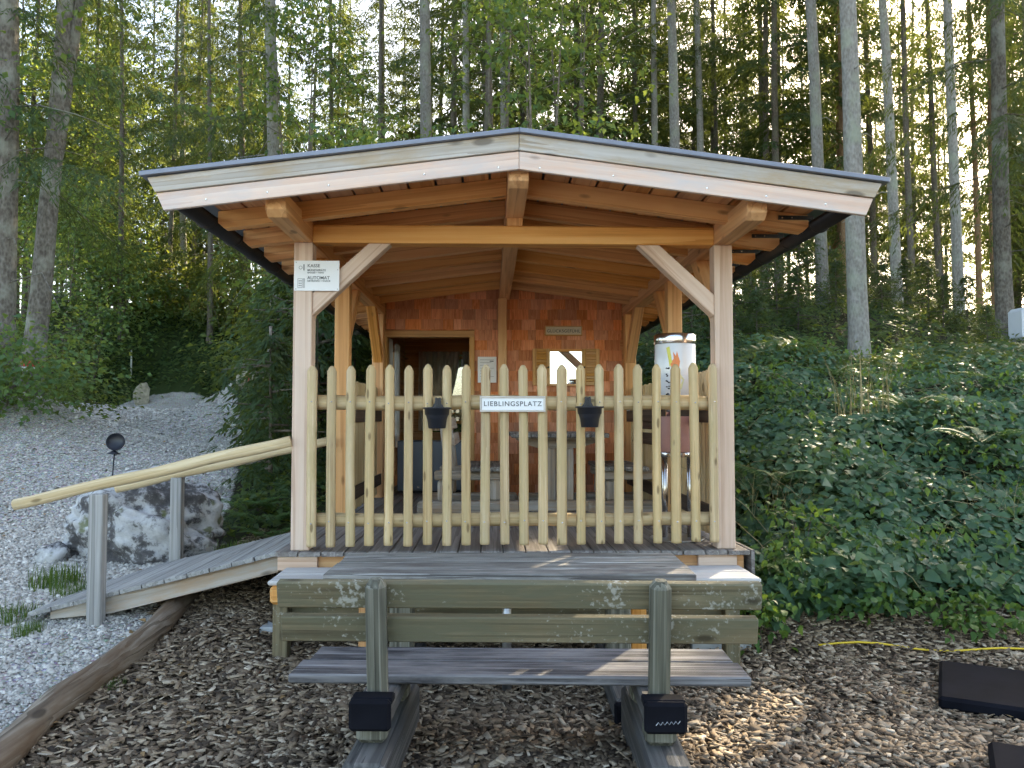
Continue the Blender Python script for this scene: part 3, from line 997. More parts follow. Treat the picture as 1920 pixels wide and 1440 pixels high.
wall = link('wall', boxes_mesh('wall', [((-1.30, WY + .004, .62), (DX0 - .06, WY + .1, 2.9)), ((DX1 + .06, WY + .004, .62), (1.60, WY + .1, 2.9)),
            ((DX0 - .06, WY + .004, DZ1 + .075), (DX1 + .06, WY + .1, 2.9)), ((XC - 1.35, WY + .004, 2.9), (XC + 1.35, WY + .1, 2.98)), ((XC - .75, WY + .004, 2.98), (XC + .75, WY + .1, 3.06))], (XC, WY, 1.5)), 'insideplank', hut, Matrix.Translation((XC, WY, 1.5)))
sh = []
z = .70
row = 0
ROW = .1185
while z < 3.06:
    x = -1.19 - random.uniform(0, .1)
    while x < 1.53:
        wd = random.choice((.09, .11, .125, .14, .16, .19, .22)) * random.uniform(.94, 1.06)
        x0, x1 = max(x, -1.19), min(x + wd, 1.53)
        x += wd
        if x1 - x0 < .02:
            continue
        xm = (x0 + x1) / 2
        top = min(z + ROW + .012, ZT(max(abs(x0 - XC), abs(x1 - XC))) - .10)
        if top - z < .03:
            continue
        if x1 > DX0 - .05 and x0 < DX1 + .056 and z < DZ1 + .075:
            if x0 < DX1 + .05 < x1 - .03:
                x0 = DX1 + .058
            elif z + ROW > DZ1 + .08:
                if z < DZ1 + .075:
                    z0 = DZ1 + .077
                    if top - z0 > .02:
                        sh.append((x0, x1, z0, top))
                continue
            else:
                continue
        sh.append((x0, x1, z, top))
    z += ROW
    row += 1
sh_big = sorted(sh, key=lambda q: -(q[1] - q[0]) * (q[3] - q[2]) - (2 if q[2] > 1.0 else 0))


def shingle_verts(x0, x1, z0, z1, o):
    bt = random.uniform(.012, .02)
    gp = .0015
    a, b = x0 + gp, x1 - gp
    z0 = z0 + random.uniform(-.004, .004)
    pts = [(a, WY - bt, z0), (b, WY - bt, z0), (b, WY - .004, z1), (a, WY - .004, z1), (a, WY + .003, z0), (b, WY + .003, z0), (b, WY + .003, z1), (a, WY + .003, z1)]
    # local X = up (grain), Y = sideways, Z = out of the wall
    return [(p[2] - o[2], p[0] - o[0], -(p[1] - o[1])) for p in pts]


SF = [(0, 1, 2, 3), (7, 6, 5, 4), (0, 4, 5, 1), (1, 5, 6, 2), (2, 6, 7, 3), (3, 7, 4, 0)]
SM = Matrix(((0, 1, 0, 0), (0, 0, -1, 0), (1, 0, 0, 0), (0, 0, 0, 1)))
for x0, x1, z0, z1 in sh_big[:300]:
    o = ((x0 + x1) / 2, WY, (z0 + z1) / 2)
    link('shingle', pydata('shingle', shingle_verts(x0, x1, z0, z1, o), SF), 'shingle', wall, Matrix.Translation(o) @ SM)
v, f = [], []
for x0, x1, z0, z1 in sh_big[300:]:
    b = len(v)
    v += shingle_verts(x0, x1, z0, z1, (XC, WY, 1.5))
    f += [tuple(b + i for i in q) for q in SF]
if v:
    o = link('shingle_remainder', pydata('shingle_remainder', v, f), 'shingle', wall, Matrix.Translation((XC, WY, 1.5)) @ SM)
    o['kind'] = 'stuff'
# door frame
box('door_frame', (DX0 - .06, WY - .035, DZ1), (DX1 + .06, WY + .11, DZ1 + .074), 'doorframe', hut, .004)
box('door_frame', (DX0 - .06, WY - .033, DK), (DX0, WY + .11, DZ1), 'doorframe', hut, .004, 'Z')
box('door_frame', (DX1, WY - .033, DK), (DX1 + .06, WY + .11, DZ1), 'doorframe', hut, .004, 'Z')
# room behind the doorway
for k in range(13):
    z = .62 + k * .19
    h = .186
    if 1.5 < z + h and z < 2.5:
        box('wall_plank', (-1.31, 9.31, z), (-1.25, 9.62, z + h), 'insideplank', hut, .004, 'Y')
        box('wall_plank', (-1.31, 10.62, z), (-1.25, 11.8, z + h), 'insideplank', hut, .004, 'Y')
        box('wall_plank', (-1.25, 11.8, z), (-.98, 11.86, z + h), 'insideplank', hut, .004)
        box('wall_plank', (.55, 11.8, z), (1.6, 11.86, z + h), 'insideplank', hut, .004)
    else:
        box('wall_plank', (-1.31, 9.31, z), (-1.25, 11.8, z + h), 'insideplank', hut, .004, 'Y')
        box('wall_plank', (-1.25, 11.8, z), (1.6, 11.86, z + h), 'insideplank', hut, .004)
    if 1.5 < z + h and z < 2.5:
        box('wall_plank', (1.55, 9.31, z), (1.6, 9.7, z + h), 'insideplank', hut, .004, 'Y')
        box('wall_plank', (1.55, 11.3, z), (1.6, 11.8, z + h), 'insideplank', hut, .004, 'Y')
    else:
        box('wall_plank', (1.55, 9.31, z), (1.6, 11.8, z + h), 'insideplank', hut, .004, 'Y')
for k in range(9):
    box('floor_board', (-1.25 + k * .31, 9.2, DK - .032), (-1.25 + k * .31 + .306, 11.8, DK - .002), 'deck', hut, .003, 'Y')


def window(x0, x1, z0, z1, y, alongY=False):
    fw = .045
    def bb(lo, hi, al):
        if alongY:
            lo, hi = (lo[1], lo[0], lo[2]), (hi[1], hi[0], hi[2])
        return lo, hi, al
    win = None
    for i, (lo, hi, al) in enumerate([((x0, y, z1 - fw), (x1, y + .05, z1), 'X'), ((x0, y, z0), (x1, y + .05, z0 + fw), 'X'), ((x0, y, z0 + fw), (x0 + fw, y + .05, z1 - fw), 'Z'), ((x1 - fw, y, z0 + fw), (x1, y + .05, z1 - fw), 'Z')]):
        lo, hi, al = bb(lo, hi, al)
        if al == 'X' and alongY:
            al = 'Y'
        o = box('window_frame' if win is None else 'frame_bar', lo, hi, 'doorframe', hut if win is None else win, .003, al)
        win = win or o
    lo, hi, al = bb((x0 + fw, y + .02, z0 + fw), (x1 - fw, y + .026, z1 - fw), 'X')
    box('pane', lo, hi, 'glass', win, 0)


window(-.98, .55, 1.5, 2.5, 11.80)  # back window, widened beyond the doorway view to let in more light
window(9.62, 10.62, 1.5, 2.5, -1.31, True)
window(9.7, 11.3, 1.5, 2.5, 1.55, True)  # unseen right wall window, added to brighten the room


def curtain(x0t, x1t, x0b, x1b, z0, z1, y, parent, alongY=False, waves=7):
    nu, nv = 40, 14
    v, f = [], []
    for j in range(nv + 1):
        t = j / nv
        ez = t ** 1.5
        for i in range(nu + 1):
            u = i / nu
            x = (x0t + (x1t - x0t) * u) * (1 - ez) + (x0b + (x1b - x0b) * u) * ez
            yy = y + .022 * math.sin(u * waves * 2 * math.pi + .6 * t)
            v.append((yy, x, z1 + (z0 - z1) * t) if alongY else (x, yy, z1 + (z0 - z1) * t))
    for j in range(nv):
        for i in range(nu):
            a = j * (nu + 1) + i
            f.append((a, a + 1, a + nu + 2, a + nu + 1))
    o = link('curtain', pydata('curtain', v, f, True), 'curtain', parent)
    return o


cset = [('sheer white curtain swept aside at the back window seen through the doorway', (-1.04, -.44, -1.04, -.72, 1.40, 2.56, 11.74, None)),
        ('narrow sheer curtain cut by the right doorjamb at the back window', (-.40, -.05, -.18, -.05, 1.42, 2.56, 11.74, None))]
for lb, a in cset:
    tag(curtain(*a[:7], None), lb, 'curtain')
tag(curtain(9.58, 9.9, 9.60, 9.85, 1.2, 2.54, -1.21, None, True, 4), 'grey white curtain closest to the left doorjamb inside the hut', 'curtain')
tag(curtain(10.3, 10.7, 10.45, 10.7, 1.2, 2.54, -1.21, None, True, 4), 'grey white curtain on the far side of the room side window', 'curtain')
# grey steel cabinet in the room
cab = thing('steel_cabinet', 'low blue grey steel cabinet standing just inside the doorway', 'cabinet', (-.65, 9.75, DK))
box('carcass', (-1.09, 9.52, DK + .03), (-.21, 9.98, DK + .62), 'cabinet', cab, .006)
box('plinth', (-1.07, 9.55, DK), (-.23, 9.95, DK + .03), 'black', cab, .002)
for x0, x1 in ((-1.085, -.79), (-.785, -.50), (-.495, -.215)):
    d = box('door', (x0, 9.505, DK + .04), (x1, 9.518, DK + .61), 'cabinet', cab, .003)
    turned('lock', [(.014, 0), (.012, .006)], 'steel', d, (x1 - .05, 9.505, DK + .08), 10, False, Matrix.Rotation(math.pi / 2, 4, 'X'))

# mirror window with louvred shutters on the wall
mw = thing('shuttered_mirror', 'small mirror between two open louvred wooden shutters on the shingles', 'mirror', (.875, 9.17, 1.96))
box('mirror_pane', (.69, 9.150, 1.972), (1.058, 9.156, 2.342), 'mirror', mw, 0)
box('frame', (.66, 9.146, 2.343), (1.09, 9.18, 2.372), 'timber', mw, .003)
box('frame', (.66, 9.146, 1.945), (1.09, 9.18, 1.971), 'timber', mw, .003)
for x0 in (.492, 1.062):
    shp = box('shutter', (x0, 9.150, 1.955), (x0 + .2, 9.172, 2.375), 'timber', mw, .002, 'Z')
    for a, b in ((x0, x0 + .045), (x0 + .16, x0 + .2)):
        box('stile', (a, 9.128, 1.955), (b, 9.149, 2.375), 'doorframe', shp, .003, 'Z')
    for a, b in ((1.955, 1.995), (2.34, 2.375)):
        box('rail', (x0 + .046, 9.130, a), (x0 + .159, 9.149, b), 'doorframe', shp, .003)
    for k in range(11):
        zz = 2.003 + k * .031
        beam('slat', (x0 + .046, 9.140, zz + .012), (x0 + .159, 9.140, zz + .012), .008, .03, 'doorframe', shp, Vector((0, .5, 1)), .001)
    turned('knob', [(.004, 0), (.012, .008), (.012, .016), (.005, .021)], 'brown', shp, (x0 + (.18 if x0 < 1 else .022), 9.128, 2.16), 10, True, Matrix.Rotation(math.pi / 2, 4, 'X'))


def scribble(x0, x1, z0, y, parent, seed, amp=.010, slope=0.0, r=.0016):
    rr = random.Random(seed)
    pts = []
    n = max(8, int((x1 - x0) / .006))
    for i in range(n):
        t = i / (n - 1)
        if pts and rr.random() < .06:
            pass
        pts.append((x0 + (x1 - x0) * t + amp * .5 * math.sin(i * 2.1), y, z0 + slope * (x1 - x0) * t + amp * math.sin(i * 1.55 + rr.uniform(-.5, .5)) * rr.uniform(.4, 1)))
    v, f = tube(pts, [r] * n, 4)
    return link('handwriting', pydata('handwriting', v, f), 'whitepaint', parent)


scribble(.72, .80, 2.312, 9.148, mw, 1)
scribble(.84, 1.01, 2.322, 9.148, mw, 2)
scribble(.745, .80, 2.282, 9.148, mw, 3)
scribble(.78, .84, 2.25, 9.148, mw, 4)
scribble(.82, .87, 2.21, 9.148, mw, 5)
scribble(.90, .95, 2.15, 9.148, mw, 6)
# signs
sg = thing('wall_sign', 'small beige framed sign reading GLÜCKSGEFÜHL on the shingles', 'sign', (.85, 9.16, 2.53))
box('panel', (.645, 9.148, 2.538), (1.055, 9.166, 2.628), 'beige', sg, .002)
for lo, hi, al in (((.635, 9.140, 2.628), (1.065, 9.17, 2.640), 'X'), ((.635, 9.140, 2.526), (1.065, 9.17, 2.538), 'X'), ((.633, 9.141, 2.538), (.645, 9.17, 2.628), 'Z'), ((1.055, 9.141, 2.538), (1.067, 9.17, 2.628), 'Z')):
    box('frame', lo, hi, 'doorframe', sg, .002, al)
lettering('GLÜCKSGEFÜHL', .050, (.85, 9.1465, 2.578), 'ink', sg, 1.06)
sg = thing('fence_sign', 'white framed sign reading LIEBLINGSPLATZ on the picket fence', 'sign', (.152, 5.33, 1.62))
fx0, fx1, fz0, fz1 = -.065, .372, 1.612, 1.717
box('panel', (fx0 + .012, 5.318, fz0 + .012), (fx1 - .012, 5.330, fz1 - .012), 'white', sg, .001)
for lo, hi, al in (((fx0, 5.310, fz1 - .013), (fx1, 5.334, fz1), 'X'), ((fx0, 5.310, fz0), (fx1, 5.334, fz0 + .013), 'X'), ((fx0, 5.311, fz0 + .013), (fx0 + .013, 5.334, fz1 - .013), 'Z'), ((fx1 - .013, 5.311, fz0 + .013), (fx1, 5.334, fz1 - .013), 'Z')):
    box('frame', lo, hi, 'signwood', sg, .002, al)
lettering('LIEBLINGSPLATZ', .045, ((fx0 + fx1) / 2, 5.3165, (fz0 + fz1) / 2), 'ink', sg, 1.18)
sg = thing('post_sign', 'white sheet sign reading KASSE and AUTOMAT screwed to the front post', 'sign', (-1.166, 5.39, 2.43))
sx0, sx1, sz0, sz1 = -1.316, -1.014, 2.427, 2.632
box('panel', (sx0, 5.386, sz0), (sx1, 5.392, sz1), 'white', sg, .001)
tx = sx0 + .088
for s_, size, dz in (('KASSE', .031, .036), ('MÜNZGERÄTE', .019, .066), ('BAGGER + KRAN', .0145, .083), ('AUTOMAT', .031, .118), ('GETRÄNKE + SNACK', .0165, .139)):
    lettering(s_, size, (tx, 5.3848, sz1 - dz), 'ink', sg, 1.0, 'LEFT')
# pictograms: a coin hand and a vending machine
def ringbox(x0, x1, z0, z1, t, parent, mat='paleink'):
    o = box('pictogram', (x0, 5.3842, z1 - t), (x1, 5.3858, z1), mat, parent, 0)
    for lo, hi in (((x0, 5.3842, z0), (x1, 5.3858, z0 + t)), ((x0, 5.3843, z0 + t), (x0 + t, 5.3858, z1 - t)), ((x1 - t, 5.3843, z0 + t), (x1, 5.3858, z1 - t))):
        box('pictogram', lo, hi, mat, parent, 0)
ringbox(sx0 + .024, sx0 + .056, sz1 - .185, sz1 - .122, .0025, sg)
ringbox(sx0 + .061, sx0 + .070, sz1 - .185, sz1 - .122, .0025, sg)
for q in (.138, .154, .170):
    for dx in (.035, .046):
        turned('pictogram', [(.0045, 0), (.0045, .001)], 'paleink', sg, (sx0 + dx, 5.386, sz1 - q), 10, False, Matrix.Rotation(math.pi / 2, 4, 'X'))
turned('pictogram', [(.013, 0), (.013, .001)], 'paleink', sg, (sx0 + .043, 5.386, sz1 - .048), 8, False, Matrix.Rotation(math.pi / 2, 4, 'X'))
turned('pictogram', [(.009, 0), (.009, .001)], 'white', sg, (sx0 + .043, 5.3848, sz1 - .048), 8, False, Matrix.Rotation(math.pi / 2, 4, 'X'))
box('pictogram', (sx0 + .060, 5.3842, sz1 - .068), (sx0 + .070, 5.3858, sz1 - .026), 'paleink', sg, 0)
for x_, z_ in ((sx0 + .012, sz0 + .012), (sx1 - .012, sz0 + .012), (sx0 + .012, sz1 - .012), (sx1 - .010, sz1 - .062)):
    turned('screw', [(.003, 0), (.002, .002)], 'ink', sg, (x_, 5.386, z_), 6, False, Matrix.Rotation(math.pi / 2, 4, 'X'))
pn = thing('paper_notice', 'white paper notice in a plastic sleeve beside the doorway', 'notice', (-.025, 9.165, 1.99))
box('sheet', (-.136, 9.162, 1.985), (.078, 9.166, 2.282), 'white', pn, 0)
for k in range(7):
    box('printed_line', (-.11, 9.1605, 2.245 - .032 * k), (.05 - .03 * (k % 3), 9.1618, 2.249 - .032 * k), 'paleink', pn, 0)
box('printed_line', (.0, 9.1605, 2.225), (.045, 9.1618, 2.236), 'ink', pn, 0)

# ------------------------------------------------------------------ picket fences
def picket_mesh(r, h, seed, n=10):
    pr = [(r * .97, 0), (r * 1.0, .02), (r * .98, h * .5), (r, h - r * 1.1), (r * .62, h - r * .38), (r * .3, h)]
    v, f = lathe(pr, n, .03, seed)
    v = [(q[2], q[0] + .003 * math.sin(q[2] * 4 + seed), q[1]) for q in v]          # local X along the grain
    v = [(a - h / 2, b, c) for a, b, c in v]
    f = [tuple(reversed(t)) for t in f]
    me = pydata('picket', v, f, True)
    me.polygons[-1].use_smooth = False
    me.polygons[-2].use_smooth = False
    return me


VERT = Matrix(((0, -1, 0, 0), (0, 0, -1, 0), (1, 0, 0, 0), (0, 0, 0, 1)))       # local X -> up
VERT = Matrix(((0, 1, 0, 0), (0, 0, -1, 0), (-1, 0, 0, 0), (0, 0, 0, 1))) if False else Matrix(((0, 1, 0, 0), (0, 0, 1, 0), (1, 0, 0, 0), (0, 0, 0, 1)))


def rail_mesh(l, r, seed):
    n = 16
    pts = [(-l / 2 + l * i / n, 0, .004 * math.sin(i * .9 + seed)) for i in range(n + 1)]
    v, f = tube(pts, [r * (1 + .03 * math.sin(i * 1.7 + seed)) for i in range(n + 1)], 12)
    me = pydata('rail', v, f, True)
    return me


fence = thing('picket_fence', 'round picket fence of pale pine across the front of the hut', 'fence', (.16, 5.4, DK))
pmesh = [picket_mesh(.033, 1.2, i) for i in range(4)]
for z, r in ((1.675, .050), (.885, .046)):
    l = XR - XL - PW
    link('rail', rail_mesh(l, r, z), 'rail', fence, Matrix.Translation((XC, 5.45, z)))
scr_v, scr_f = [], []
for k in range(22):
    x = -1.182 + k * 2.692 / 21
    zz = .722 + .0009 * k + random.uniform(-.005, .005)
    sc = random.uniform(.92, 1.07)
    mt = Matrix.Translation((x, 5.372, zz + .6)) @ Matrix.Rotation(random.uniform(-.006, .006), 4, 'Y') @ VERT @ Matrix.Rotation(random.uniform(0, 6), 4, 'X') @ Matrix.Diagonal((1, sc, sc, 1))
    link('picket', pmesh[k % 4], 'picket', fence, mt)
    for sz in (1.675, .885):
        b = len(scr_v)
        sx, sy, sz2 = x + random.uniform(-.006, .006), 5.338, sz + random.uniform(-.012, .006)
        scr_v += [(sx + .005 * math.cos(q * math.pi / 3), sy, sz2 + .005 * math.sin(q * math.pi / 3)) for q in range(6)] + [(sx, sy - .003, sz2)]
        scr_f += [(b + q, b + (q + 1) % 6, b + 6) for q in range(6)]
o = link('screw_heads', pydata('screw_heads', scr_v, scr_f), 'screw', fence)
o['kind'] = 'stuff'


def side_fence(x, y0, y1, label, inner):
    t = thing('side_fence', label, 'fence', (x, (y0 + y1) / 2, DK))
    me = [picket_mesh(.026, 1.2, 7 + i, 8) for i in range(2)]
    n = int((y1 - y0) / .1)
    for k in range(n):
        y = y0 + .05 + k * (y1 - y0 - .1) / (n - 1)
        link('picket', me[k % 2], 'picket', t, Matrix.Translation((x, y, 1.325 + random.uniform(-.006, .006))) @ VERT @ Matrix.Rotation(random.uniform(0, 6), 4, 'X'))
    for z in (.90, 1.60):
        box('board_rail', (x - inner * .057 - .012, y0, z - .06), (x - inner * .057 + .012, y1, z + .06), 'brown', t, .004, 'Y')
    return t


side_fence(XR + .015, YF + PW / 2 + .01, YR - PW / 2 - .01, 'side fence of slim pickets on brown rails along the bank side', 1)
side_fence(XL - .015, YM + PW / 2 + .01, YR - PW / 2 - .01, 'short side fence of slim pickets left of the doorway', -1)


# hanging pots on the fence
def pot(x, z, label):
    t = thing('hanging_pot', label, 'flower pot', (x, 5.29, z), group='plastic pots hung on the picket fence')
    pr = [(.052, 0), (.056, .004), (.068, .085), (.078, .088), (.081, .125), (.094, .128), (.095, .136), (.082, .138), (.074, .09), (.05, .012)]
    y = 5.228
    turned('pot_body', pr, 'pot', t, (x, y, z), 28)
    poly = [(-.060, .132), (.060, .132), (.036, .144), (.022, .166), (.018, .204), (.008, .204), (.006, .195), (-.006, .195), (-.008, .204), (-.018, .204), (-.022, .166), (-.036, .144)]
    prism('hanger', [(x + a, y + .083, z + b) for a, b in poly], (0, .012, 0), 'pot', t, (0, 0, 1), .002)
    for dx in (-.006, .006):
        box('rib', (x + dx - .002, y + .074, z + .138), (x + dx + .002, y + .083, z + .19), 'pot', t, 0, 'Z')
    box('hook', (x - .018, y + .095, z + .190), (x + .018, y + .23, z + .200), 'pot', t, .002)
    return t


pot(-.342, 1.503, 'dark plastic pot hung on the fence left of the white sign')
pot(.655, 1.510, 'dark plastic pot hung on the fence right of the white sign')

# drum dispenser standing behind the fence
dsx, dsy = 1.37, 5.86
ds = thing('drum_dispenser', 'chrome rimmed drum dispenser with flame print on a pedestal behind the fence', 'dispenser', (dsx, dsy, DK))
turned('base_plate', [(.19, 0), (.20, .004), (.19, .010)], 'galv', ds, (dsx, dsy, DK + .002), 40)
for dx in (-.085, .1):
    turned('leg', [(.022, 0), (.022, .66)], 'steel', ds, (dsx + dx, dsy, DK + .011), 14)
turned('pink_drum', [(.118, 0), (.12, .004), (.12, .256), (.118, .26)], 'pink', ds, (dsx, dsy, DK + .635), 40)
turned('chrome_ring', [(.119, 0), (.121, .003), (.121, .03), (.119, .033)], 'steel', ds, (dsx, dsy, DK + .60), 40)
turned('neck', [(.05, 0), (.05, .11)], 'steel', ds, (dsx - .02, dsy, DK + .895), 16)
dr = turned('print_drum', [(.148, 0), (.15, .004), (.15, .39), (.148, .394)], 'drum', ds, (dsx, dsy, DK + 1.03), 48)
turned('chrome_lid', [(.152, 0), (.154, .004), (.154, .066), (.148, .074)], 'steel', ds, (dsx, dsy, DK + 1.424), 48)


def decal(name, poly, mat, parent, cx, cy, cz, r):
    """Flat print wrapped on the drum: points are (arc metres from the camera-facing line, height)."""
    v = []
    for a, h in poly:
        t = -math.pi / 2 + a / r
        v.append((cx + r * math.cos(t), cy + r * math.sin(t), cz + h))
    ce = (sum(q[0] for q in v) / len(v), sum(q[1] for q in v) / len(v), sum(q[2] for q in v) / len(v))
    d = Vector((ce[0] - cx, ce[1] - cy, 0)).normalized() * .004
    v.append((ce[0] + d.x, ce[1] + d.y, ce[2]))
    n = len(poly)
    link(name, pydata(name, v, [(i, (i + 1) % n, n) for i in range(n)]), mat, parent)


dz = DK + 1.03
decal('print_patch', [(-.10, .36), (-.075, .37), (-.055, .25), (-.075, .22), (-.085, .28)], 'lime', dr, dsx, dsy, dz, .1515)
decal('print_patch', [(-.07, .25), (-.045, .28), (-.05, .33), (-.03, .30), (-.022, .335), (-.01, .29), (.0, .26), (-.008, .21), (-.035, .15), (-.05, .16), (-.06, .2)], 'orange', dr, dsx, dsy, dz, .1518)
decal('print_patch', [(-.04, .24), (-.02, .22), (-.03, .16), (-.045, .13), (-.055, .16), (-.05, .2)], 'lime', dr, dsx, dsy, dz, .1524)
decal('print_patch', [(-.06, .14), (.0, .17), (.03, .13), (.01, .06), (-.05, .05), (-.065, .09)], 'paleyellow', dr, dsx, dsy, dz, .1515)
for k in range(5):
    zz = .205 - k * .044
    for q in range(3):
        rr_ = random.Random(k * 7 + q)
        ca, ch_ = -.091 + rr_.uniform(-.011, .011), zz + rr_.uniform(-.009, .009)
        decal('print_mark', [(ca + rr_.uniform(.005, .013) * math.cos(t_), ch_ + rr_.uniform(.003, .008) * math.sin(t_)) for t_ in (0, .9, 1.8, 2.7, 3.6, 4.5, 5.4)], 'black', dr, dsx, dsy, dz, .1517 + .0002 * q)


# ------------------------------------------------------------------ front ledge
lg = thing('timber_ledge', 'long pale timber ledge fixed below the deck edge behind the table', 'ledge', (.165, 5.1, .03))
box('plank', (-1.335, 5.125, .562), (1.665, 5.345, .59), 'ledge', lg, .005)
box('plank', (-1.335, 4.90, .562), (1.665, 5.119, .59), 'ledge', lg, .008)
box('beam', (-1.325, 4.905, .445), (1.655, 5.045, .560), 'timber', lg, .02)
box('lower_board', (-1.29, 5.05, .27), (1.53, 5.085, .43), 'olive', lg, .004)
for x in (-1.27, -.75, .92, 1.5):
    box('leg', (x - .045, 4.95, gz(x, 5.0) - .03), (x + .045, 5.045, .444), 'olive' if abs(x) > 1 else 'timber', lg, .004, 'Z')


# ------------------------------------------------------------------ picnic benches and tables
def octo(name, p0, p1, wd, mat, parent, top=0.0, up=(0, 0, 1)):
    """Post with broad chamfers (eight-sided), sloping top."""
    m, l = frame(p0, p1, (0, 1, 0))
    c = wd * .27
    a = wd / 2
    prof = [(-a, -a + c), (-a, a - c), (-a + c, a), (a - c, a), (a, a - c), (a, -a + c), (a - c, -a), (-a + c, -a)]
    v = [(-l / 2, y, z) for y, z in prof] + [(l / 2 - (top if top else 0), y, z) for y, z in prof] + ([(l / 2, y * .55, z * .55) for y, z in prof] if top else [])
    n = 8
    f = [tuple(reversed(range(8)))]
    rings = 3 if top else 2
    for r in range(rings - 1):
        f += [(r * n + i, r * n + (i + 1) % n, (r + 1) * n + (i + 1) % n, (r + 1) * n + i) for i in range(n)]
    f.append(tuple((rings - 1) * n + i for i in range(n)))
    bm = bmesh.new()
    bv = [bm.verts.new(q) for q in v]
    for q in f:
        bm.faces.new([bv[i] for i in q])
    bmesh.ops.recalc_face_normals(bm, faces=bm.faces[:])
    me = bpy.data.meshes.new(name)
    bm.to_mesh(me)
    bm.free()
    return link(name, me, mat, parent, m)


def picnic_bench(label, loc, rz, L, halfleg, pads=True, mats=('seat', 'olive', 'benchpost', 'sleeper'), group=None, zz=(.10, .25, .33, .415)):
    """Bench local frame: x along the seat, +y towards the table, backrest on the -y side."""
    t = thing('picnic_bench', label, 'bench', loc, rz, group)
    B = Matrix.Translation(loc) @ Matrix.Rotation(rz, 4, 'Z')

    def bx(name, lo, hi, mat, c=.004, al='X', par=t):
        lo, hi = Vector(lo), Vector(hi)
        ce, s = (lo + hi) / 2, hi - lo
        if al == 'X':
            m, l, a, b = frame((lo.x, ce.y, ce.z), (hi.x, ce.y, ce.z)) + (s.y, s.z)
        elif al == 'Y':
            m, l, a, b = frame((ce.x, lo.y, ce.z), (ce.x, hi.y, ce.z)) + (s.x, s.z)
        else:
            m, l, a, b = frame((ce.x, ce.y, lo.z), (ce.x, ce.y, hi.z), (0, 1, 0)) + (s.x, s.y)
        me = cbox(l, a, b, c)
        if me.materials and me.materials[0] != M[mat]:
            me = me.copy()
            me.materials.clear()
        return link(name, me, mat, par, B @ m)
    f0, f1, b0, b1 = zz
    bx('seat_plank', (-L / 2, 0, b1 + .001), (L / 2, .215, b1 + .042), mats[0], .007)
    bx('seat_plank', (-L / 2 + .03, .222, b1 + .001), (L / 2 - .02, .43, b1 + .042), mats[0], .007)
    tilt = Vector((0, -.2, 1)).normalized()
    for zc, ln, y in ((.682, L, -.088), (.83, L + .02, -.117)):
        m, l = frame((-ln / 2, y, zc), (ln / 2, y, zc), Vector((0, -.2, 1)))
        me = cbox(l, .045, .113, .006)
        if me.materials and me.materials[0] != M[mats[1]]:
            me = me.copy()
            me.materials.clear()
        link('back_plank', me, mats[1], t, B @ m)
    for s in (-1, 1):
        x = s * halfleg
        bx('sleeper', (x - .085, -.42, -.03), (x + .085, .55, f1), mats[3], .02, 'Y')
        bx('stub_post', (x - .07, -.23, f1 + .001), (x + .055, -.09, b0 - .001), mats[2], .02, 'Z')
        bx('stub_post', (x - .065, .25, f1 + .001), (x + .065, .38, b0 - .001), mats[2], .02, 'Z')
        bb = bx('seat_bearer', (x - .075, -.26, b0), (x + .075, .42, b1), mats[3], .012, 'Y')
        if pads:
            bx('foam_pad', (x - .084, -.30, b0 - .004), (x + .084, -.262, b1 + .034), 'rubber', .014, 'X', bb)
            bx('foam_pad', (x - .083, -.2615, b1 + .001), (x + .083, -.18, b1 + .032), 'rubber', .006, 'X', bb)
        p0 = B @ Vector((x, -.118, b1 + .002))
        p1 = B @ Vector((x, -.185, .905))
        octo('back_post', p0, p1, .084, mats[2], t, .03)
    return t


bench_rz = -R(3.0)
bl = at(962, 1262, 3.50)
picnic_bench('weathered picnic bench with its back to the camera in front', (.125, 3.50, 0.0), bench_rz, 2.0, .585)
# zigzag scratch on the right foam pad, galvanised plates on the rear posts
BM = Matrix.Translation((.125, 3.50, 0)) @ Matrix.Rotation(bench_rz, 4, 'Z')
bench0 = [o for o in S.objects if o.name.startswith('picnic_bench')][0]
v, f = tube([BM @ Vector((.585 - .04 + i * .0085, -.3015, .368 + (.007 if i % 2 else -.004) + .0006 * i)) for i in range(12)], [.0014] * 12, 4)
link('scratch_mark', pydata('scratch_mark', v, f), 'galv', bench0)
for x_, z_ in ((XL + .03, 1.62), (XL + .03, .85), (XR - .03, 1.62)):
    box('steel_plate', (x_ - .02, YR - PW / 2 - .004, z_), (x_ + .02, YR - PW / 2 - .001, z_ + .06), 'galv', hut, 0, 'Z')
tb = thing('picnic_table', 'weathered grey picnic table between the bench and the hut', 'table', (.12, 4.66, 0), bench_rz)
TBM = Matrix.Translation((.12, 4.66, 0)) @ Matrix.Rotation(bench_rz * .6, 4, 'Z')


def lbx(name, lo, hi, mat, par, Mx, c=.004, al='X'):
    lo, hi = Vector(lo), Vector(hi)
    ce, s = (lo + hi) / 2, hi - lo
    if al == 'X':
        (m, l), a, b = frame((lo.x, ce.y, ce.z), (hi.x, ce.y, ce.z)), s.y, s.z
    elif al == 'Y':
        (m, l), a, b = frame((ce.x, lo.y, ce.z), (ce.x, hi.y, ce.z)), s.x, s.z
    else:
        (m, l), a, b = frame((ce.x, ce.y, lo.z), (ce.x, ce.y, hi.z), (0, 1, 0)), s.x, s.y
    me = cbox(l, a, b, c)
    if me.materials and me.materials[0] != M[mat]:
        me = me.copy()
        me.materials.clear()
    return link(name, me, mat, par, Mx @ m)


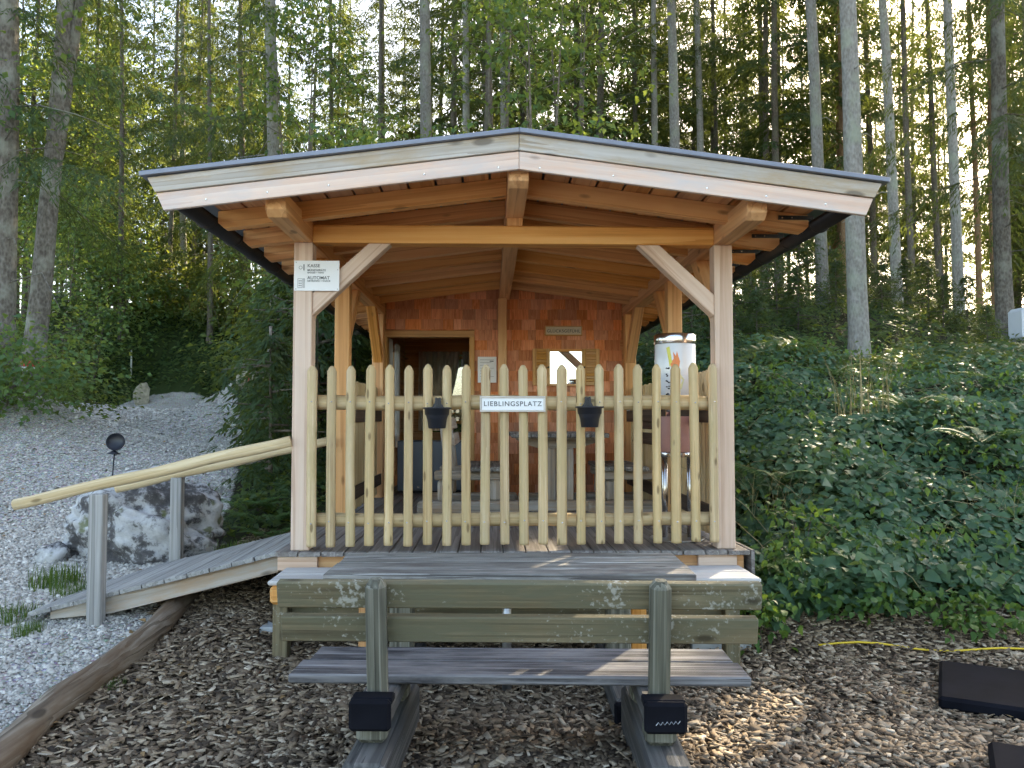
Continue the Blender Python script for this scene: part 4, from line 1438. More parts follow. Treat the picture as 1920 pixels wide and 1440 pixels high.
for k in range(4):
    lbx('top_plank', (-1.0 + random.uniform(-.006, .006), -.34 + k * .171, .694), (1.0 + random.uniform(-.006, .006), -.34 + k * .171 + .166, .736 + random.uniform(-.002, .002)), 'tabletop', tb, TBM, .007)
for x in (-.62, .62):
    lbx('bearer', (x - .06, -.30, .60), (x + .06, .30, .693), 'benchpost', tb, TBM, .01, 'Y')
    lbx('column', (x - .068, -.065, .14), (x + .068, .065, .599), 'benchpost', tb, TBM, .02, 'Z')
    sl = lbx('sleeper', (x - .085, -.52, -.05), (x + .085, .52, .139), 'sleeper', tb, TBM, .015, 'Y')
    lbx('foam_pad', (x - .09, -.56, -.03), (x + .09, -.521, .13), 'rubber', sl, TBM, .012)
turned('parasol_sleeve', [(.027, 0), (.027, .69)], 'galv', tb, (.10, 4.64, -.02), 16)

# table and benches under the roof
for nm, lab, cx, rz in (('left', 'weathered bench under the roof nearer the doorway', -.06, -math.pi / 2), ('right', 'weathered bench under the roof beside the side fence', 1.29, math.pi / 2)):
    picnic_bench(lab, (cx + (.20 if nm == 'left' else -.20) * -1 + (-.0 if nm == 'left' else .0), 8.05, DK + .002), rz, 1.2, .42, False, ('tabletop', 'brown' if nm == 'right' else 'greybeam', 'greybeam', 'greybeam'), None, (.0, .10, .30, .385))
t2 = thing('deck_table', 'grey wooden table standing under the hut roof', 'table', (.66, 8.05, DK))
T2 = Matrix.Translation((.66, 8.05, DK + .002))
for k in range(5):
    lbx('top_plank', (-.455 + k * .183, -.62, .70), (-.455 + k * .183 + .178, .62, .742), 'tabletop', t2, T2, .006, 'Y')
for y in (-.38, .38):
    prism('apron', [Vector((.66, 8.05, DK)) + Vector(q) for q in ((-.40, y - .03, .698), (-.38, y - .03, .66), (-.2, y - .03, .60), (.2, y - .03, .60), (.38, y - .03, .66), (.40, y - .03, .698))], (0, .06, 0), 'greybeam', t2, (1, 0, 0), .003)
    for x in (-.085, .085):
        lbx('column', (x - .055, y - .06, .102), (x + .055, y + .06, .598), 'greybeam', t2, T2, .01, 'Z')
    lbx('foot', (-.36, y - .06, 0), (.36, y + .06, .10), 'greybeam', t2, T2, .01)

# ------------------------------------------------------------------ ramp with handrails
rp = thing('plank_ramp', 'grey plank ramp leading up from the gravel to the deck', 'ramp', (-2.2, 6.05, gz(-2.3, 6)))
xa, xb, za, zb = -1.408, -3.02, .672, .285
sl = (za - zb) / (xa - xb)
nb = 11
for k in range(nb):
    x0, x1 = xa + (xb - xa) * k / nb, xa + (xb - xa) * (k + 1) / nb
    xm = (x0 + x1) / 2
    zm = zb + sl * (xm - xb)
    o = beam('ramp_plank', (xm, 5.38 + random.uniform(-.008, .008), zm), (xm, 6.72, zm), abs(x1 - x0) * 1.02 - .006, .03, 'ramp', rp, Vector((-sl, 0, 1)), .003)
for y in (5.43, 6.62):
    prism('stringer', [(xa, y, za - .018), (xb + .12, y, zb + sl * .12 - .018), (xb + .12, y, zb + sl * .12 - .07), (xa - 1.1, y, za - sl * 1.1 - .13), (xa, y, za - .13)], (0, .05, 0), 'greybeam', rp, (1, 0, sl), .003)


def handrail(label, xp, y, zbot, ztop, ends, yoff):
    t = thing('handrail', label, 'handrail', (xp, y, zbot))
    box('post', (xp - .046, y - .04, zbot), (xp + .046, y + .04, ztop), 'ramp', t, .006, 'Z')
    (x0, z0), (x1, z1) = ends
    m, l = frame((x0, y + yoff, z0), (x1, y + yoff, z1))
    me = rail_mesh(l, .037, xp)
    link('rail_pole', me, 'rail', t, m)
    return t


hp = at(183, 1040, 5.34)
handrail('near handrail of the ramp, a pine pole on one grey post', hp.x, 5.335, .10, 1.075, ((-3.125, 1.003), (-1.326, 1.420)), .05)
hp = at(330, 980, 6.75)
handrail('far handrail of the ramp, ending at the second hut post', hp.x, 6.77, gz(hp.x, 6.77) - .05, 1.08, ((-3.1, .99), (-1.33, 1.39)), .0)

# ------------------------------------------------------------------ border log, boulder, small things
pts = []
for i in range(15):
    y = 2.9 + i * .21
    x = -2.12 + .03 * math.sin(i * .8)
    pts.append((x, y, gz(x, y) + .045))
c0 = Vector(pts[7])
v, f = tube([Vector(p) - c0 for p in pts], [.078 + .006 * math.sin(i * 2.3) for i in range(15)], 14, True, .07)
v = [(b, -a, c) for a, b, c in v]
o = link('border_log', pydata('border_log', v, f, True), 'log', None, Matrix.Translation(c0) @ Matrix(((0, -1, 0, 0), (1, 0, 0, 0), (0, 0, 1, 0), (0, 0, 0, 1))))
tag(o, 'long brown log edging the wood chips against the gravel', 'log')


def rock(name, label, cat, loc, size, seed, mat, sub=5, rough=.22, group=None, rz=0):
    bm = bmesh.new()
    bmesh.ops.create_icosphere(bm, subdivisions=sub, radius=1)
    r = np.random.default_rng(seed)
    k = r.normal(size=(14, 3))
    k /= np.linalg.norm(k, axis=1)[:, None]
    off = r.uniform(.55, .95, 14)
    fr = r.normal(size=(9, 3)) * 2.6
    ph = r.uniform(0, 6, 9)
    for vv in bm.verts:
        p = np.array(vv.co)
        d = min([1.0] + [o_ / (p @ kk) for kk, o_ in zip(k, off) if p @ kk > .3])
        d = d ** .8
        d *= 1 + rough * .25 * sum(math.sin(fr[i] @ p * 1.6 + ph[i]) for i in range(9)) / 3 + rough * .12 * sum(math.sin(fr[i] @ p * 5 + ph[i]) for i in range(9)) / 3
        vv.co = Vector(p * d)
    bmesh.ops.scale(bm, vec=size, verts=bm.verts)
    me = bpy.data.meshes.new(name)
    bm.to_mesh(me)
    bm.free()
    me.polygons.foreach_set('use_smooth', [True] * len(me.polygons))
    o = link(name, me, mat, None, Matrix.Translation(loc) @ Matrix.Rotation(rz, 4, 'Z'))
    if label:
        tag(o, label, cat, group)
    return o


rock('boulder', 'large white limestone boulder with dark lichen behind the ramp', 'boulder', (-3.14, 7.25, .47), (.78, .50, .56), 5, 'boulder', 6, .5)
rock('stone', 'pale stone at the foot of the boulder on the left', 'stone', (-3.70, 6.95, gz(-3.70, 6.95) + .05), (.13, .12, .13), 9, 'boulder', 4, .35)
q = at(268, 737, 28.4)
gq = gz(q.x, 28.4)
stn = rock('standing_stone', 'upright tan stone beside the path far left', 'stone', (q.x, 28.4, gq + .30), (.30, .22, .50), 21, 'tan_stone', 5)
q = at(477, 775, 17)
redst = thing('painted_stone', 'tilted tan boulder with a red paint stripe at the path edge', 'stone', (q.x, 17, gz(q.x, 17)))
o = rock('stone_body', None, None, (q.x + .05, 17, gz(q.x, 17) + .22), (.42, .3, .27), 33, 'tan_stone', 4, .3)
o.parent = redst
o.matrix_parent_inverse = PM[redst].inverted()
pv = []
for i in range(6):
    z = gz(q.x, 17) + .12 + i * .05
    pv += [(q.x - .06 + .012 * i * 0 - .03, 16.70 - .02 * math.sin(i * .6), z), (q.x - .0 - .03, 16.70 - .02 * math.sin(i * .6), z)]
pv2 = [(x, y + .015, z) for x, y, z in pv]
fcs = [(2 * i, 2 * i + 1, 2 * i + 3, 2 * i + 2) for i in range(5)]
n_ = len(pv)
link('paint_stripe', pydata('paint_stripe', pv + pv2, fcs + [tuple(a + n_ for a in reversed(t)) for t in fcs] + [(0, 2 * 5, 2 * 5 + n_, n_)]), 'red', redst)
# way marker
q = at(245, 735, 30.2)
gq = gz(q.x, 30.2)
wm = thing('way_marker', 'thin white marker post with a small green plate beyond the path', 'marker post', (q.x, 30.2, gq))
turned('post', [(.035, 0), (.03, 1.12)], 'whitepaint', wm, (q.x, 30.2, gq - .1), 8)
box('plate', (q.x - .07, 30.15, gq + .82), (q.x + .05, 30.168, gq + .95), 'lime', wm, .002)
# garden torch: bowl on a rod
q = at(216, 828, 8.2)
gq = gz(q.x - .05, 8.2)
tl = Matrix.Rotation(R(4), 4, 'Y')
to = thing('garden_torch', 'dark metal bowl on a thin rod behind the boulder', 'torch', (q.x - .05, 8.2, gq))
v, f = tube([(q.x - .055, 8.2, gq - .05), (q.x - .005, 8.2, q.z - .11)], [.007, .007], 8)
link('rod', pydata('rod', v, f, True), 'pot', to)
turned('drip_cone', [(.068, 0), (.062, .005), (.03, .025), (.012, .036)], 'pot', to, (q.x - .012, 8.2, q.z - .125), 20, True, tl)
bowl = [(.008, -.05)] + [(.088 * math.sin(a), -.02 - .05 * math.cos(a)) for a in (.4, .8, 1.2, 1.5)] + [(.09, .0), (.086, .0)] + [(.082 * math.sin(a), .0 - .04 * math.cos(a)) for a in (1.3, 1.0, .6, .3)] + [(.006, -.04)]
turned('bowl', bowl, 'pot', to, (q.x, 8.2, q.z), 28, True, Matrix.Rotation(R(74), 4, 'X') @ Matrix.Rotation(R(8), 4, 'Y'))
# rubber mats
for lab, lo, hi, rz in (('black rubber mat lying on the wood chips below the bank', (-.02, 0), (1.7, .66), -R(30)), ('black rubber mat corner at the lower right edge', None, None, 0)):
    if lo is not None:
        p = at(1752, 1296, 4.45)
        mx = Matrix.Translation((p.x + .02, 4.45, gz(p.x + .6, 4.4))) @ Matrix.Rotation(rz, 4, 'Z')
        me = cbox(1.7, .78, .075, .018).copy()
    else:
        p = at(1842, 1412, 3.70)
        mx = Matrix.Translation((p.x, 3.66, gz(p.x + .3, 3.4))) @ Matrix.Rotation(-R(30), 4, 'Z')
        me = cbox(1.0, .6, .075, .018).copy()
    bmn = me
    me.transform(Matrix.Translation((.85 if lo is not None else .5, (.39 if lo is not None else -.3), .045)))
    o = link('rubber_mat', me, 'rubber', None, mx)
    tag(o, lab, 'mat')
# yellow hose along the foot of the bank
pts = []
for i in range(25):
    x = 2.2 + i * .13
    y = 5.36 - .011 * i + .02 * math.sin(i * .5)
    pts.append((x, y, gz(x, y) + .022 + .012 * math.sin(i * .9)))
v, f = tube(pts, [.007] * 25, 8)
tag(link('garden_hose', pydata('garden_hose', v, f, True), 'yellow'), 'thin yellow hose lying along the foot of the green bank', 'hose')
# white container at the right edge
q = at(1904, 640, 14.2)
ct = thing('plastic_container', 'white ribbed plastic container cut by the right edge', 'container', (q.x + .3, 14.2, q.z))
box('body', (q.x, 13.95, q.z), (q.x + .6, 14.45, q.z + .60), 'canister', ct, .06)
for k in range(3):
    box('rib', (q.x + .05, 13.94, q.z + .14 + k * .15), (q.x + .55, 13.949, q.z + .155 + k * .15), 'canister', ct, .003)
box('base', (q.x + .02, 13.97, gz(q.x + .3, 14.2) - .1), (q.x + .58, 14.43, q.z - .001), 'rubber', ct, .01)


# ------------------------------------------------------------------ wood chips, gravel, litter
ORD = ['first', 'second', 'third', 'fourth', 'fifth', 'sixth', 'seventh', 'eighth', 'ninth', 'tenth', 'eleventh', 'twelfth', 'thirteenth', 'fourteenth', 'fifteenth', 'sixteenth', 'seventeenth', 'eighteenth']


def ordinal(rows, i):
    return ORD[sorted(range(len(rows)), key=lambda q: rows[q][0]).index(i)]

def chips(n, x0, x1, y0, y1, smin, smax, keep=None):
    x = rng.uniform(x0, x1, n)
    y = rng.uniform(y0, y1, n)
    if keep is not None:
        k = keep(x, y)
        x, y = x[k], y[k]
    n = len(x)
    z = g(x, y)
    L = rng.uniform(smin, smax, n) * rng.choice([.7, 1, 1, 1.3], n)
    Wd = L * rng.uniform(.22, .55, n)
    T = rng.uniform(.003, .008, n)
    az = rng.uniform(0, 2 * np.pi, n)
    d = np.stack([np.cos(az), np.sin(az), rng.normal(0, .22, n)], 1)
    d = norm(d)
    up = norm(np.stack([rng.normal(0, .3, n), rng.normal(0, .3, n), np.ones(n)], 1))
    s = norm(np.cross(up, d))
    u = np.cross(d, s)
    c = np.stack([x, y, z + rng.uniform(.004, .026, n)], 1)
    e = rng.uniform(.55, 1.0, n)
    V = []
    for a, b, h in ((-1, -1, -1), (1, -1, -1), (1, 1, -1), (-1, 1, -1), (-1, -1, 1), (1, -1, 1), (1, 1, 1), (-1, 1, 1)):
        wl = Wd * (e if a > 0 else 1)
        V.append(c + d * (a * L / 2)[:, None] + s * (b * wl / 2)[:, None] + u * (h * T / 2)[:, None])
    V = np.stack(V, 1).reshape(-1, 3)
    F = np.array([[4, 5, 6], [4, 6, 7], [0, 1, 5], [0, 5, 4], [1, 2, 6], [1, 6, 5], [2, 3, 7], [2, 7, 6], [3, 0, 4], [3, 4, 7]])
    F = ((np.arange(n) * 8)[:, None, None] + F[None]).reshape(-1, 3)
    return V, F, np.repeat(rng.beta(1.5, 1.35, n), 8)


def join(parts):
    V, F, Rr, o = [], [], [], 0
    for a, b, c in parts:
        V.append(a)
        F.append(b + o)
        Rr.append(c)
        o += len(a)
    return np.concatenate(V), np.concatenate(F), np.concatenate(Rr)


ckeep = lambda x, y: chipsmask(x, y) > .6
cA = chips(26000, -2.1, 2.4, 3.0, 6.0, .026, .068, ckeep)
cB = chips(15000, 2.2, 5.2, 3.0, 5.75, .026, .068, ckeep)
cC = chips(9000, -2.3, -1.1, 5.5, 8.0, .025, .06)
V, F, Rr = join([cA, cB, cC])
tag(link('wood_chips', tri_mesh('wood_chips', V, F, Rr), 'chips'), 'brown wood chips covering the ground around the bench', None, kind='stuff')


def stones(n, x0, x1, y0, y1, smin, smax, keep):
    x = rng.uniform(x0, x1, n)
    y = rng.uniform(y0, y1, n)
    k = keep(x, y)
    x, y = x[k], y[k]
    n = len(x)
    r = rng.uniform(smin, smax, n) * rng.choice([.6, .8, 1, 1, 1.5], n)
    c = np.stack([x, y, g(x, y) + r * .15], 1)
    az = rng.uniform(0, 6.28, n)
    a = np.stack([np.cos(az), np.sin(az), 0 * az], 1)
    b = np.stack([-np.sin(az), np.cos(az), rng.normal(0, .3, n)], 1)
    u = np.stack([rng.normal(0, .25, n), rng.normal(0, .25, n), np.ones(n)], 1)
    f1, f2 = rng.uniform(.7, 1.3, n), rng.uniform(.5, 1, n)
    P = [a * (r * f1)[:, None], -a * (r * f1 * rng.uniform(.7, 1, n))[:, None], b * (r * f2)[:, None], -b * (r * f2 * rng.uniform(.7, 1, n))[:, None], u * (r * .62)[:, None]]
    P.append((a + b) * (r * .48)[:, None] + u * (r * .42)[:, None])
    P.append((-a - b) * (r * .45)[:, None] + u * (r * .45)[:, None])
    V = np.stack([c + p for p in P], 1).reshape(-1, 3)
    F = np.array([[0, 2, 5], [0, 5, 4], [5, 2, 4], [2, 1, 4], [1, 3, 6], [1, 6, 4], [6, 3, 4], [3, 0, 4]])
    F = ((np.arange(n) * 7)[:, None, None] + F[None]).reshape(-1, 3)
    return V, F, np.repeat(rng.beta(2.2, 1.8, n), 7)


gkeep = lambda x, y: gravelmask(x, y) > .5
V, F, Rr = join([stones(42000, -4.6, -2.1, 3.0, 8.5, .008, .019, gkeep), stones(26000, -9, -2.5, 6.5, 14, .012, .026, gkeep), stones(14000, -11, -3, 13, 24, .02, .04, gkeep)])
tag(link('gravel', tri_mesh('gravel', V, F, Rr), 'gravel'), 'pale limestone gravel covering the path', None, kind='stuff')


# ------------------------------------------------------------------ plants
def spruce_crown(h0, h1, L0, nb, seed, droop=.38, spray=.17, sw=.045, dens=1.0, tip=.25, hang=.55):
    """Needle sprays on whorled branches with hanging side twigs; also returns branch spines."""
    r = np.random.default_rng(seed)
    spines, C, D, N, LN, WD, RN = [], [], [], [], [], [], []
    Z = np.array([0, 0, 1.0])
    for b in range(nb):
        t = ((b + r.uniform(0, 1)) / nb) ** .9
        h = h0 + (h1 - h0) * t
        L = (L0 * (1 - t) ** .75 + tip) * r.choice([.55, .8, 1.0, 1.15]) * r.uniform(.9, 1.1)
        az = b * 2.39996 + r.uniform(-.5, .5)
        o = np.array([math.cos(az), math.sin(az), 0])
        side = np.array([-math.sin(az), math.cos(az), 0])
        rise = .28 - .3 * (1 - t)
        dr = droop * r.uniform(.7, 1.3)
        ns = max(4, int(L / .13 * dens))
        bend = r.normal(0, .12)
        br = r.uniform(0, 1)

        def spine(q):
            q = np.asarray(q, float)[..., None]
            return o * (L * q) + side * (bend * L * q * q) + Z * (h + L * (rise * q - dr * q * q + .10 * q ** 4))
        spines.append(list(spine([0, .3, .6, .9])))
        sv = np.repeat(.10 + .90 * (np.arange(ns) + r.uniform(0, 1, ns)) / ns, 2)
        sg = np.tile([-1.0, 1.0], ns)
        n2 = len(sv)
        tl = (.42 * L * (1.05 - sv) * (.5 + sv) + .12) * r.uniform(.6, 1.1, n2)
        td = o * .75 + side * (sg * r.uniform(.55, 1.1, n2))[:, None] - Z * r.uniform(.1, hang * 1.3, n2)[:, None]
        td = norm(td)
        p = spine(sv)
        m = np.maximum(2, (tl / (spray * .55) * dens).astype(int))
        idx = np.repeat(np.arange(n2), m * 2)
        off = np.concatenate([np.repeat(np.arange(k_), 2) for k_ in m])
        fr = (off + .3) / m[idx]
        k = len(idx)
        tw = tl[idx]
        q = p[idx] + td[idx] * (tw * fr)[:, None] - Z * (hang * .7 * tw * fr ** 2)[:, None]
        lat = np.cross(td[idx], Z)
        alt = np.where(np.arange(k) % 2 == 0, 1.0, -1.0)
        dd = td[idx] * .8 + lat * (alt * r.uniform(.2, .75, k))[:, None] + r.normal(0, .14, (k, 3)) - Z * (hang * (.25 + .9 * fr))[:, None]
        C.append(q)
        D.append(dd)
        N.append(np.stack([r.normal(0, .35, k), r.normal(0, .35, k), np.ones(k)], 1) + td[idx] * .6)
        LN.append(spray * r.uniform(.7, 1.35, k))
        WD.append(sw * r.uniform(.7, 1.3, k))
        RN.append(np.clip(.45 * r.uniform(0, 1, k) + .35 * br + .2 * fr, 0, 1))
    Lv = Leaves()
    cc = np.concatenate
    Lv.add(cc(C), cc(D), cc(N), cc(LN), cc(WD), cc(RN), 0, 'diamond')
    return Lv, spines


def trunk_mesh(name, H, r0, spines, seed, taper=.22, flare=1.35, stubs=22, stub_lo=1.5, stub_hi=9):
    rr = random.Random(seed)
    hs = [-.4, 0, .25, .7, 1.5, 3, 5, 7.5, 10, 13, 17, H * .86, H]
    hs = [h for h in hs if h <= H]
    V, F = [], []
    rad = lambda h: r0 * max(.06, (1 - (1 - taper) * max(h, 0) / H)) * (1 + (flare - 1) * math.exp(-max(h, 0) / .3))
    pts = [(.03 * math.sin(h * .5 + seed), .03 * math.cos(h * .43 + seed), h) for h in hs]
    v, f = tube(pts, [rad(h) if h < H else .02 for h in hs], 12, True, .035, rr)
    V += v
    F += f
    for sp in spines:
        b = len(V)
        v, f = tube([tuple(p) for p in sp], [.022, .015, .010, .005], 3, False)
        V += v
        F += [tuple(i + b for i in q) for q in f]
    for i in range(stubs):
        h = rr.uniform(stub_lo, stub_hi)
        a = rr.uniform(0, 6.28)
        l = rr.choice((.05, .08, .12, .3, .7, 1.1)) * rr.uniform(.7, 1.2)
        r = rad(h) * .8
        p0 = Vector((r * math.cos(a), r * math.sin(a), h))
        p1 = p0 + Vector((math.cos(a + .2) * l * .5, math.sin(a + .2) * l * .5, l * rr.uniform(-.25, .2) * .5))
        p2 = p0 + Vector((math.cos(a) * l, math.sin(a) * l, l * rr.uniform(-.45, .1)))
        b = len(V)
        v, f = tube([p0, p1, p2], [.012, .009, .004], 4, False)
        V += v
        F += [tuple(i + b for i in q) for q in f]
    return pydata(name, V, F, True)


def tree_kind(key, H, h0, L0, nb, seed, **kw):
    tk = dict(stubs=kw.pop('stubs', 22), stub_lo=kw.pop('stub_lo', 1.5), stub_hi=kw.pop('stub_hi', min(h0 + 1, 10)))
    Lv, sp = spruce_crown(h0, H - .2, L0, nb, seed, **kw)
    return trunk_mesh('trunk', H, .17, sp[::2], seed, **tk), Lv.mesh('crown')


HI = dict(spray=.17, sw=.030, dens=.95, stub_hi=11, stubs=34)
FA_ = dict(spray=.26, sw=.060, dens=.88, stubs=6, droop=.42)
KINDS = {
    'high': [tree_kind('high', 25, 8.0, 2.7, 62, 1, **HI), tree_kind('high', 24, 6.5, 2.6, 68, 2, **HI), tree_kind('high', 26, 9, 2.9, 60, 3, **HI)],
    'bare': [tree_kind('bare', 25, 10.0, 2.6, 58, 4, **HI)],
    'low': [tree_kind('low', 23, 3.8, 2.8, 78, 5, droop=.45, spray=.19, sw=.034, dens=.95), tree_kind('low', 22, 3.0, 3.0, 80, 6, droop=.45, spray=.19, sw=.034, dens=.95)],
    'near': [tree_kind('near', 23, 3.2, 3.3, 85, 7, droop=.5, spray=.15, sw=.026, dens=1.05, hang=.8)],
    'edge': [tree_kind('edge', 23, 3.0, 2.8, 80, 8, droop=.45, spray=.15, sw=.026, dens=1.05, hang=.7)],
    'far': [tree_kind('far', 25, 4.0, 3.0, 84, 9, **FA_), tree_kind('far', 24, 5.0, 2.9, 80, 10, **FA_), tree_kind('far', 26, 7.0, 3.0, 76, 12, **FA_)],
}
KINDS['rust'] = KINDS['high']


def put_tree(kind, i, loc, d, label, group=None, rot=None, lean=(0, 0), bark='bark', name='spruce_tree', zs=1.0):
    tm, cm = KINDS[kind][i % len(KINDS[kind])]
    s = d / .34
    S_ = Matrix.Diagonal((s * 1.0, s * 1.0, zs, 1))
    mwx = Matrix.Translation(loc) @ Matrix.Rotation(lean[0], 4, 'Y') @ Matrix.Rotation(lean[1], 4, 'X') @ Matrix.Rotation(rot if rot is not None else random.uniform(0, 6.28), 4, 'Z')
    e = link(name, None, None, None, mwx)
    e.empty_display_size = .3
    tag(e, label, 'tree', group)
    if not tm.materials:
        tm.materials.append(None)
        cm.materials.append(M['spruce'])
    o = link('trunk', tm, None, e, mwx @ S_)
    o.material_slots[0].link = 'OBJECT'
    o.material_slots[0].material = M[bark]
    cs = .8 + .2 * s
    link('crown', cm, None, e, mwx @ Matrix.Diagonal((cs, cs, zs, 1)))
    return e


for i, ((px, py, Y, d, ptop, kind, lab), p) in enumerate(zip(TREES, TREE_XYZ)):
    x, y = p.x, p.y
    zb = gz(x, y)
    tp = at(ptop, 0, Y)
    lean = math.atan2(tp.x - x, tp.z - zb)
    bark = 'barkorange' if kind == 'rust' else 'barkmid' if kind == 'edge' or lab.startswith('mottled thick') else ('bark' if d > .255 or kind == 'bare' else 'barkdark')
    put_tree(kind, i, (x, y, zb - .05), d, lab, 'spruces around the hut', lean=(lean, random.uniform(-.01, .01)), bark=bark, zs=random.uniform(.94, 1.08))

# leaning forked tree at the left with a painted trail mark
fk = thing('forked_tree', 'leaning forked tree with a red and white trail mark on its trunk', 'tree', (FORK.x, FORK.y, gz(FORK.x, FORK.y)))
fz = gz(FORK.x, FORK.y) - .1
stem = [(52, 775), (60, 690), (76, 560), (90, 400), (105, 250), (125, 0), (140, -250), (150, -600)]
P = [at(a, b, 14) for a, b in stem]
v, f = tube(P, [.23, .185, .165, .155, .145, .13, .10, .05], 14, True, .03)
trunkF = link('trunk', pydata('trunk', [Vector(q) - P[0] for q in v], f, True), 'barkmid', fk, Matrix.Translation(P[0]))
P2 = [at(a, b, 14.05) for a, b in ((97, 345), (112, 270), (128, 150), (150, 0), (172, -250), (190, -500))]
v, f = tube(P2, [.10, .095, .09, .08, .06, .03], 10, True, .03)
link('second_stem', pydata('second_stem', [Vector(q) - P2[0] for q in v], f, True), 'barkmid', fk, Matrix.Translation(P2[0]))
for nm, ya, yb, mt in (('red_mark', 678, 688, 'red'), ('white_mark', 689, 697, 'whitepaint')):
    a, b = at(61.2, yb, 14), at(61.8, ya, 14)
    v, f = tube([a, b], [.192, .192], 16, False)
    link(nm, pydata(nm, v, f, True), mt, fk)


def broad_crown(clusters, leaf, seed, per, spread=.35, flat=.45, kind='leaf', w=.72):
    """Leaves in layered sprays around cluster points."""
    r = np.random.default_rng(seed)
    C = np.repeat(np.asarray(clusters, float), per, 0)
    n = len(C)
    off = r.normal(size=(n, 3)) * np.array([spread, spread, spread * flat])
    C = C + off
    d = norm(np.stack([off[:, 0] + r.normal(0, .25, n), off[:, 1] + r.normal(0, .25, n), r.normal(-.18, .25, n)], 1))
    nn = norm(np.stack([r.normal(0, .45, n), r.normal(-.25, .45, n), np.ones(n)], 1))
    ln = leaf * r.uniform(.65, 1.3, n)
    cl = np.repeat(r.uniform(0, 1, len(clusters)), per)
    rn = np.clip(.55 * r.uniform(0, 1, n) + .45 * cl, 0, 1)
    L = Leaves()
    L.add(C, d, nn, ln, ln * w, rn, .18, kind)
    return L


cr = []
rr = random.Random(5)
for i in range(150):
    t = rr.uniform(0, 1)
    b = P[5].lerp(P[7], t) if t > .2 else P[4].lerp(P[5], t * 5)
    a = rr.uniform(0, 6.28)
    rad_ = rr.uniform(.3, 2.8)
    cr.append((b.x + rad_ * math.cos(a), b.y + rad_ * math.sin(a), b.z + rr.uniform(-1.2, 1.5)))
fc = broad_crown(np.array(cr) - np.array(P[0]), .13, 3, 42, .38)
link('crown', fc.mesh('crown'), 'maple', fk, Matrix.Translation(P[0]))

# forest fill: trees told apart only by place, deep between the named ones
FILL = 'spruces deep in the forest'
placed = [(p.x, p.y) for p in TREE_XYZ] + [(FORK.x, FORK.y)]
cnt = 0
tries = 0
rf = random.Random(23)
while cnt < 180 and tries < 6000:
    tries += 1
    y = 22 + 58 * rf.random() ** 1.15
    ang = rf.uniform(-.72, .86)
    x = y * ang
    if y < 34 and -20 < x < -2.5:
        continue
    if x > 0 and y < 26 and x < 14:
        continue
    if any((x - a) ** 2 + (y - b) ** 2 < (1.7 + .01 * y) ** 2 for a, b in placed):
        continue
    right = x / y > .42
    if abs(x - (1.3 + .65 * (y - 4.5))) < 1.5 and y < 60:
        continue
    if y > 36 and abs(x - (-13 + .65 * (y - 38))) < 4.5 and rf.random() < .85:
        continue
    if y > 50 and rf.random() < .3:
        continue
    if right and rf.random() < .12:
        continue
    placed.append((x, y))
    k = 'far' if y > 27 else 'high'
    idx = rf.randrange(3)
    if x < 0 and idx == 2 and rf.random() < .7:
        idx = 0
    put_tree(k, idx, (x, y, gz(x, y) - .05), rf.uniform(.22, .34), 'tall slender spruce deep in the forest behind the named trunks', FILL, rf.uniform(0, 6.28), (rf.uniform(-.02, .02), rf.uniform(-.02, .02)), 'barkorange' if right and rf.random() < .6 else 'barkdark', zs=rf.uniform(.9, 1.12))
    cnt += 1


# young broadleaf trees and shrubs behind the hut
def sapling(name, label, cat, loc, H, R0, ncl, leaf, per, seed, mat='maple', group=None, spread=.3, flat=.4, z0=.25, stems=3, kind='leaf', lean=0):
    e = thing(name, label, cat, loc, 0, group)
    r = np.random.default_rng(seed)
    t = r.uniform(z0, 1, ncl)
    a = r.uniform(0, 6.28, ncl)
    prof = np.sin(np.pi * (.12 + .83 * (t - z0) / (1 - z0))) ** .7
    rad_ = R0 * prof * np.sqrt(r.uniform(.08, 1, ncl))
    cl = np.stack([rad_ * np.cos(a) + lean * t * H, rad_ * np.sin(a), t * H], 1)
    L = broad_crown(cl, leaf, seed, per, spread, flat, kind)
    B = Matrix.Translation(loc)
    V, F = [], []
    for s in range(stems):
        aa = s * 2.1 + seed
        pts = [(.06 * math.cos(aa), .06 * math.sin(aa), -.1), (.15 * R0 * math.cos(aa) + lean * H * .3, .15 * R0 * math.sin(aa), H * .35), (.3 * R0 * math.cos(aa) + lean * H * .8, .3 * R0 * math.sin(aa), H * .9)]
        v, f = tube(pts, [min(.03 + .005 * H, .015 * H), min(.02 + .003 * H, .009 * H), .003], 6, False)
        b = len(V)
        V += v
        F += [tuple(i + b for i in q) for q in f]
    for c in cl[::2]:
        b = len(V)
        z1 = max(.1, c[2] - .35 * math.hypot(c[0], c[1]) - .1)
        v, f = tube([(c[0] * .15 + lean * z1, c[1] * .15, z1), (c[0] * .6 + lean * z1 * .4, c[1] * .6, (z1 + c[2]) / 2 + .05), tuple(c)], [min(.014, .006 * H), min(.009, .004 * H), min(.004, .003 * H)], 3, False)
        V += v
        F += [tuple(i + b for i in q) for q in f]
    link('stems', pydata('stems', V, F, True), 'barkdark', e, B)
    link('crown', L.mesh('crown'), mat, e, B)
    return e


def on(px, Y):
    q = at(px, 600, Y)
    return (q.x, Y, gz(q.x, Y))


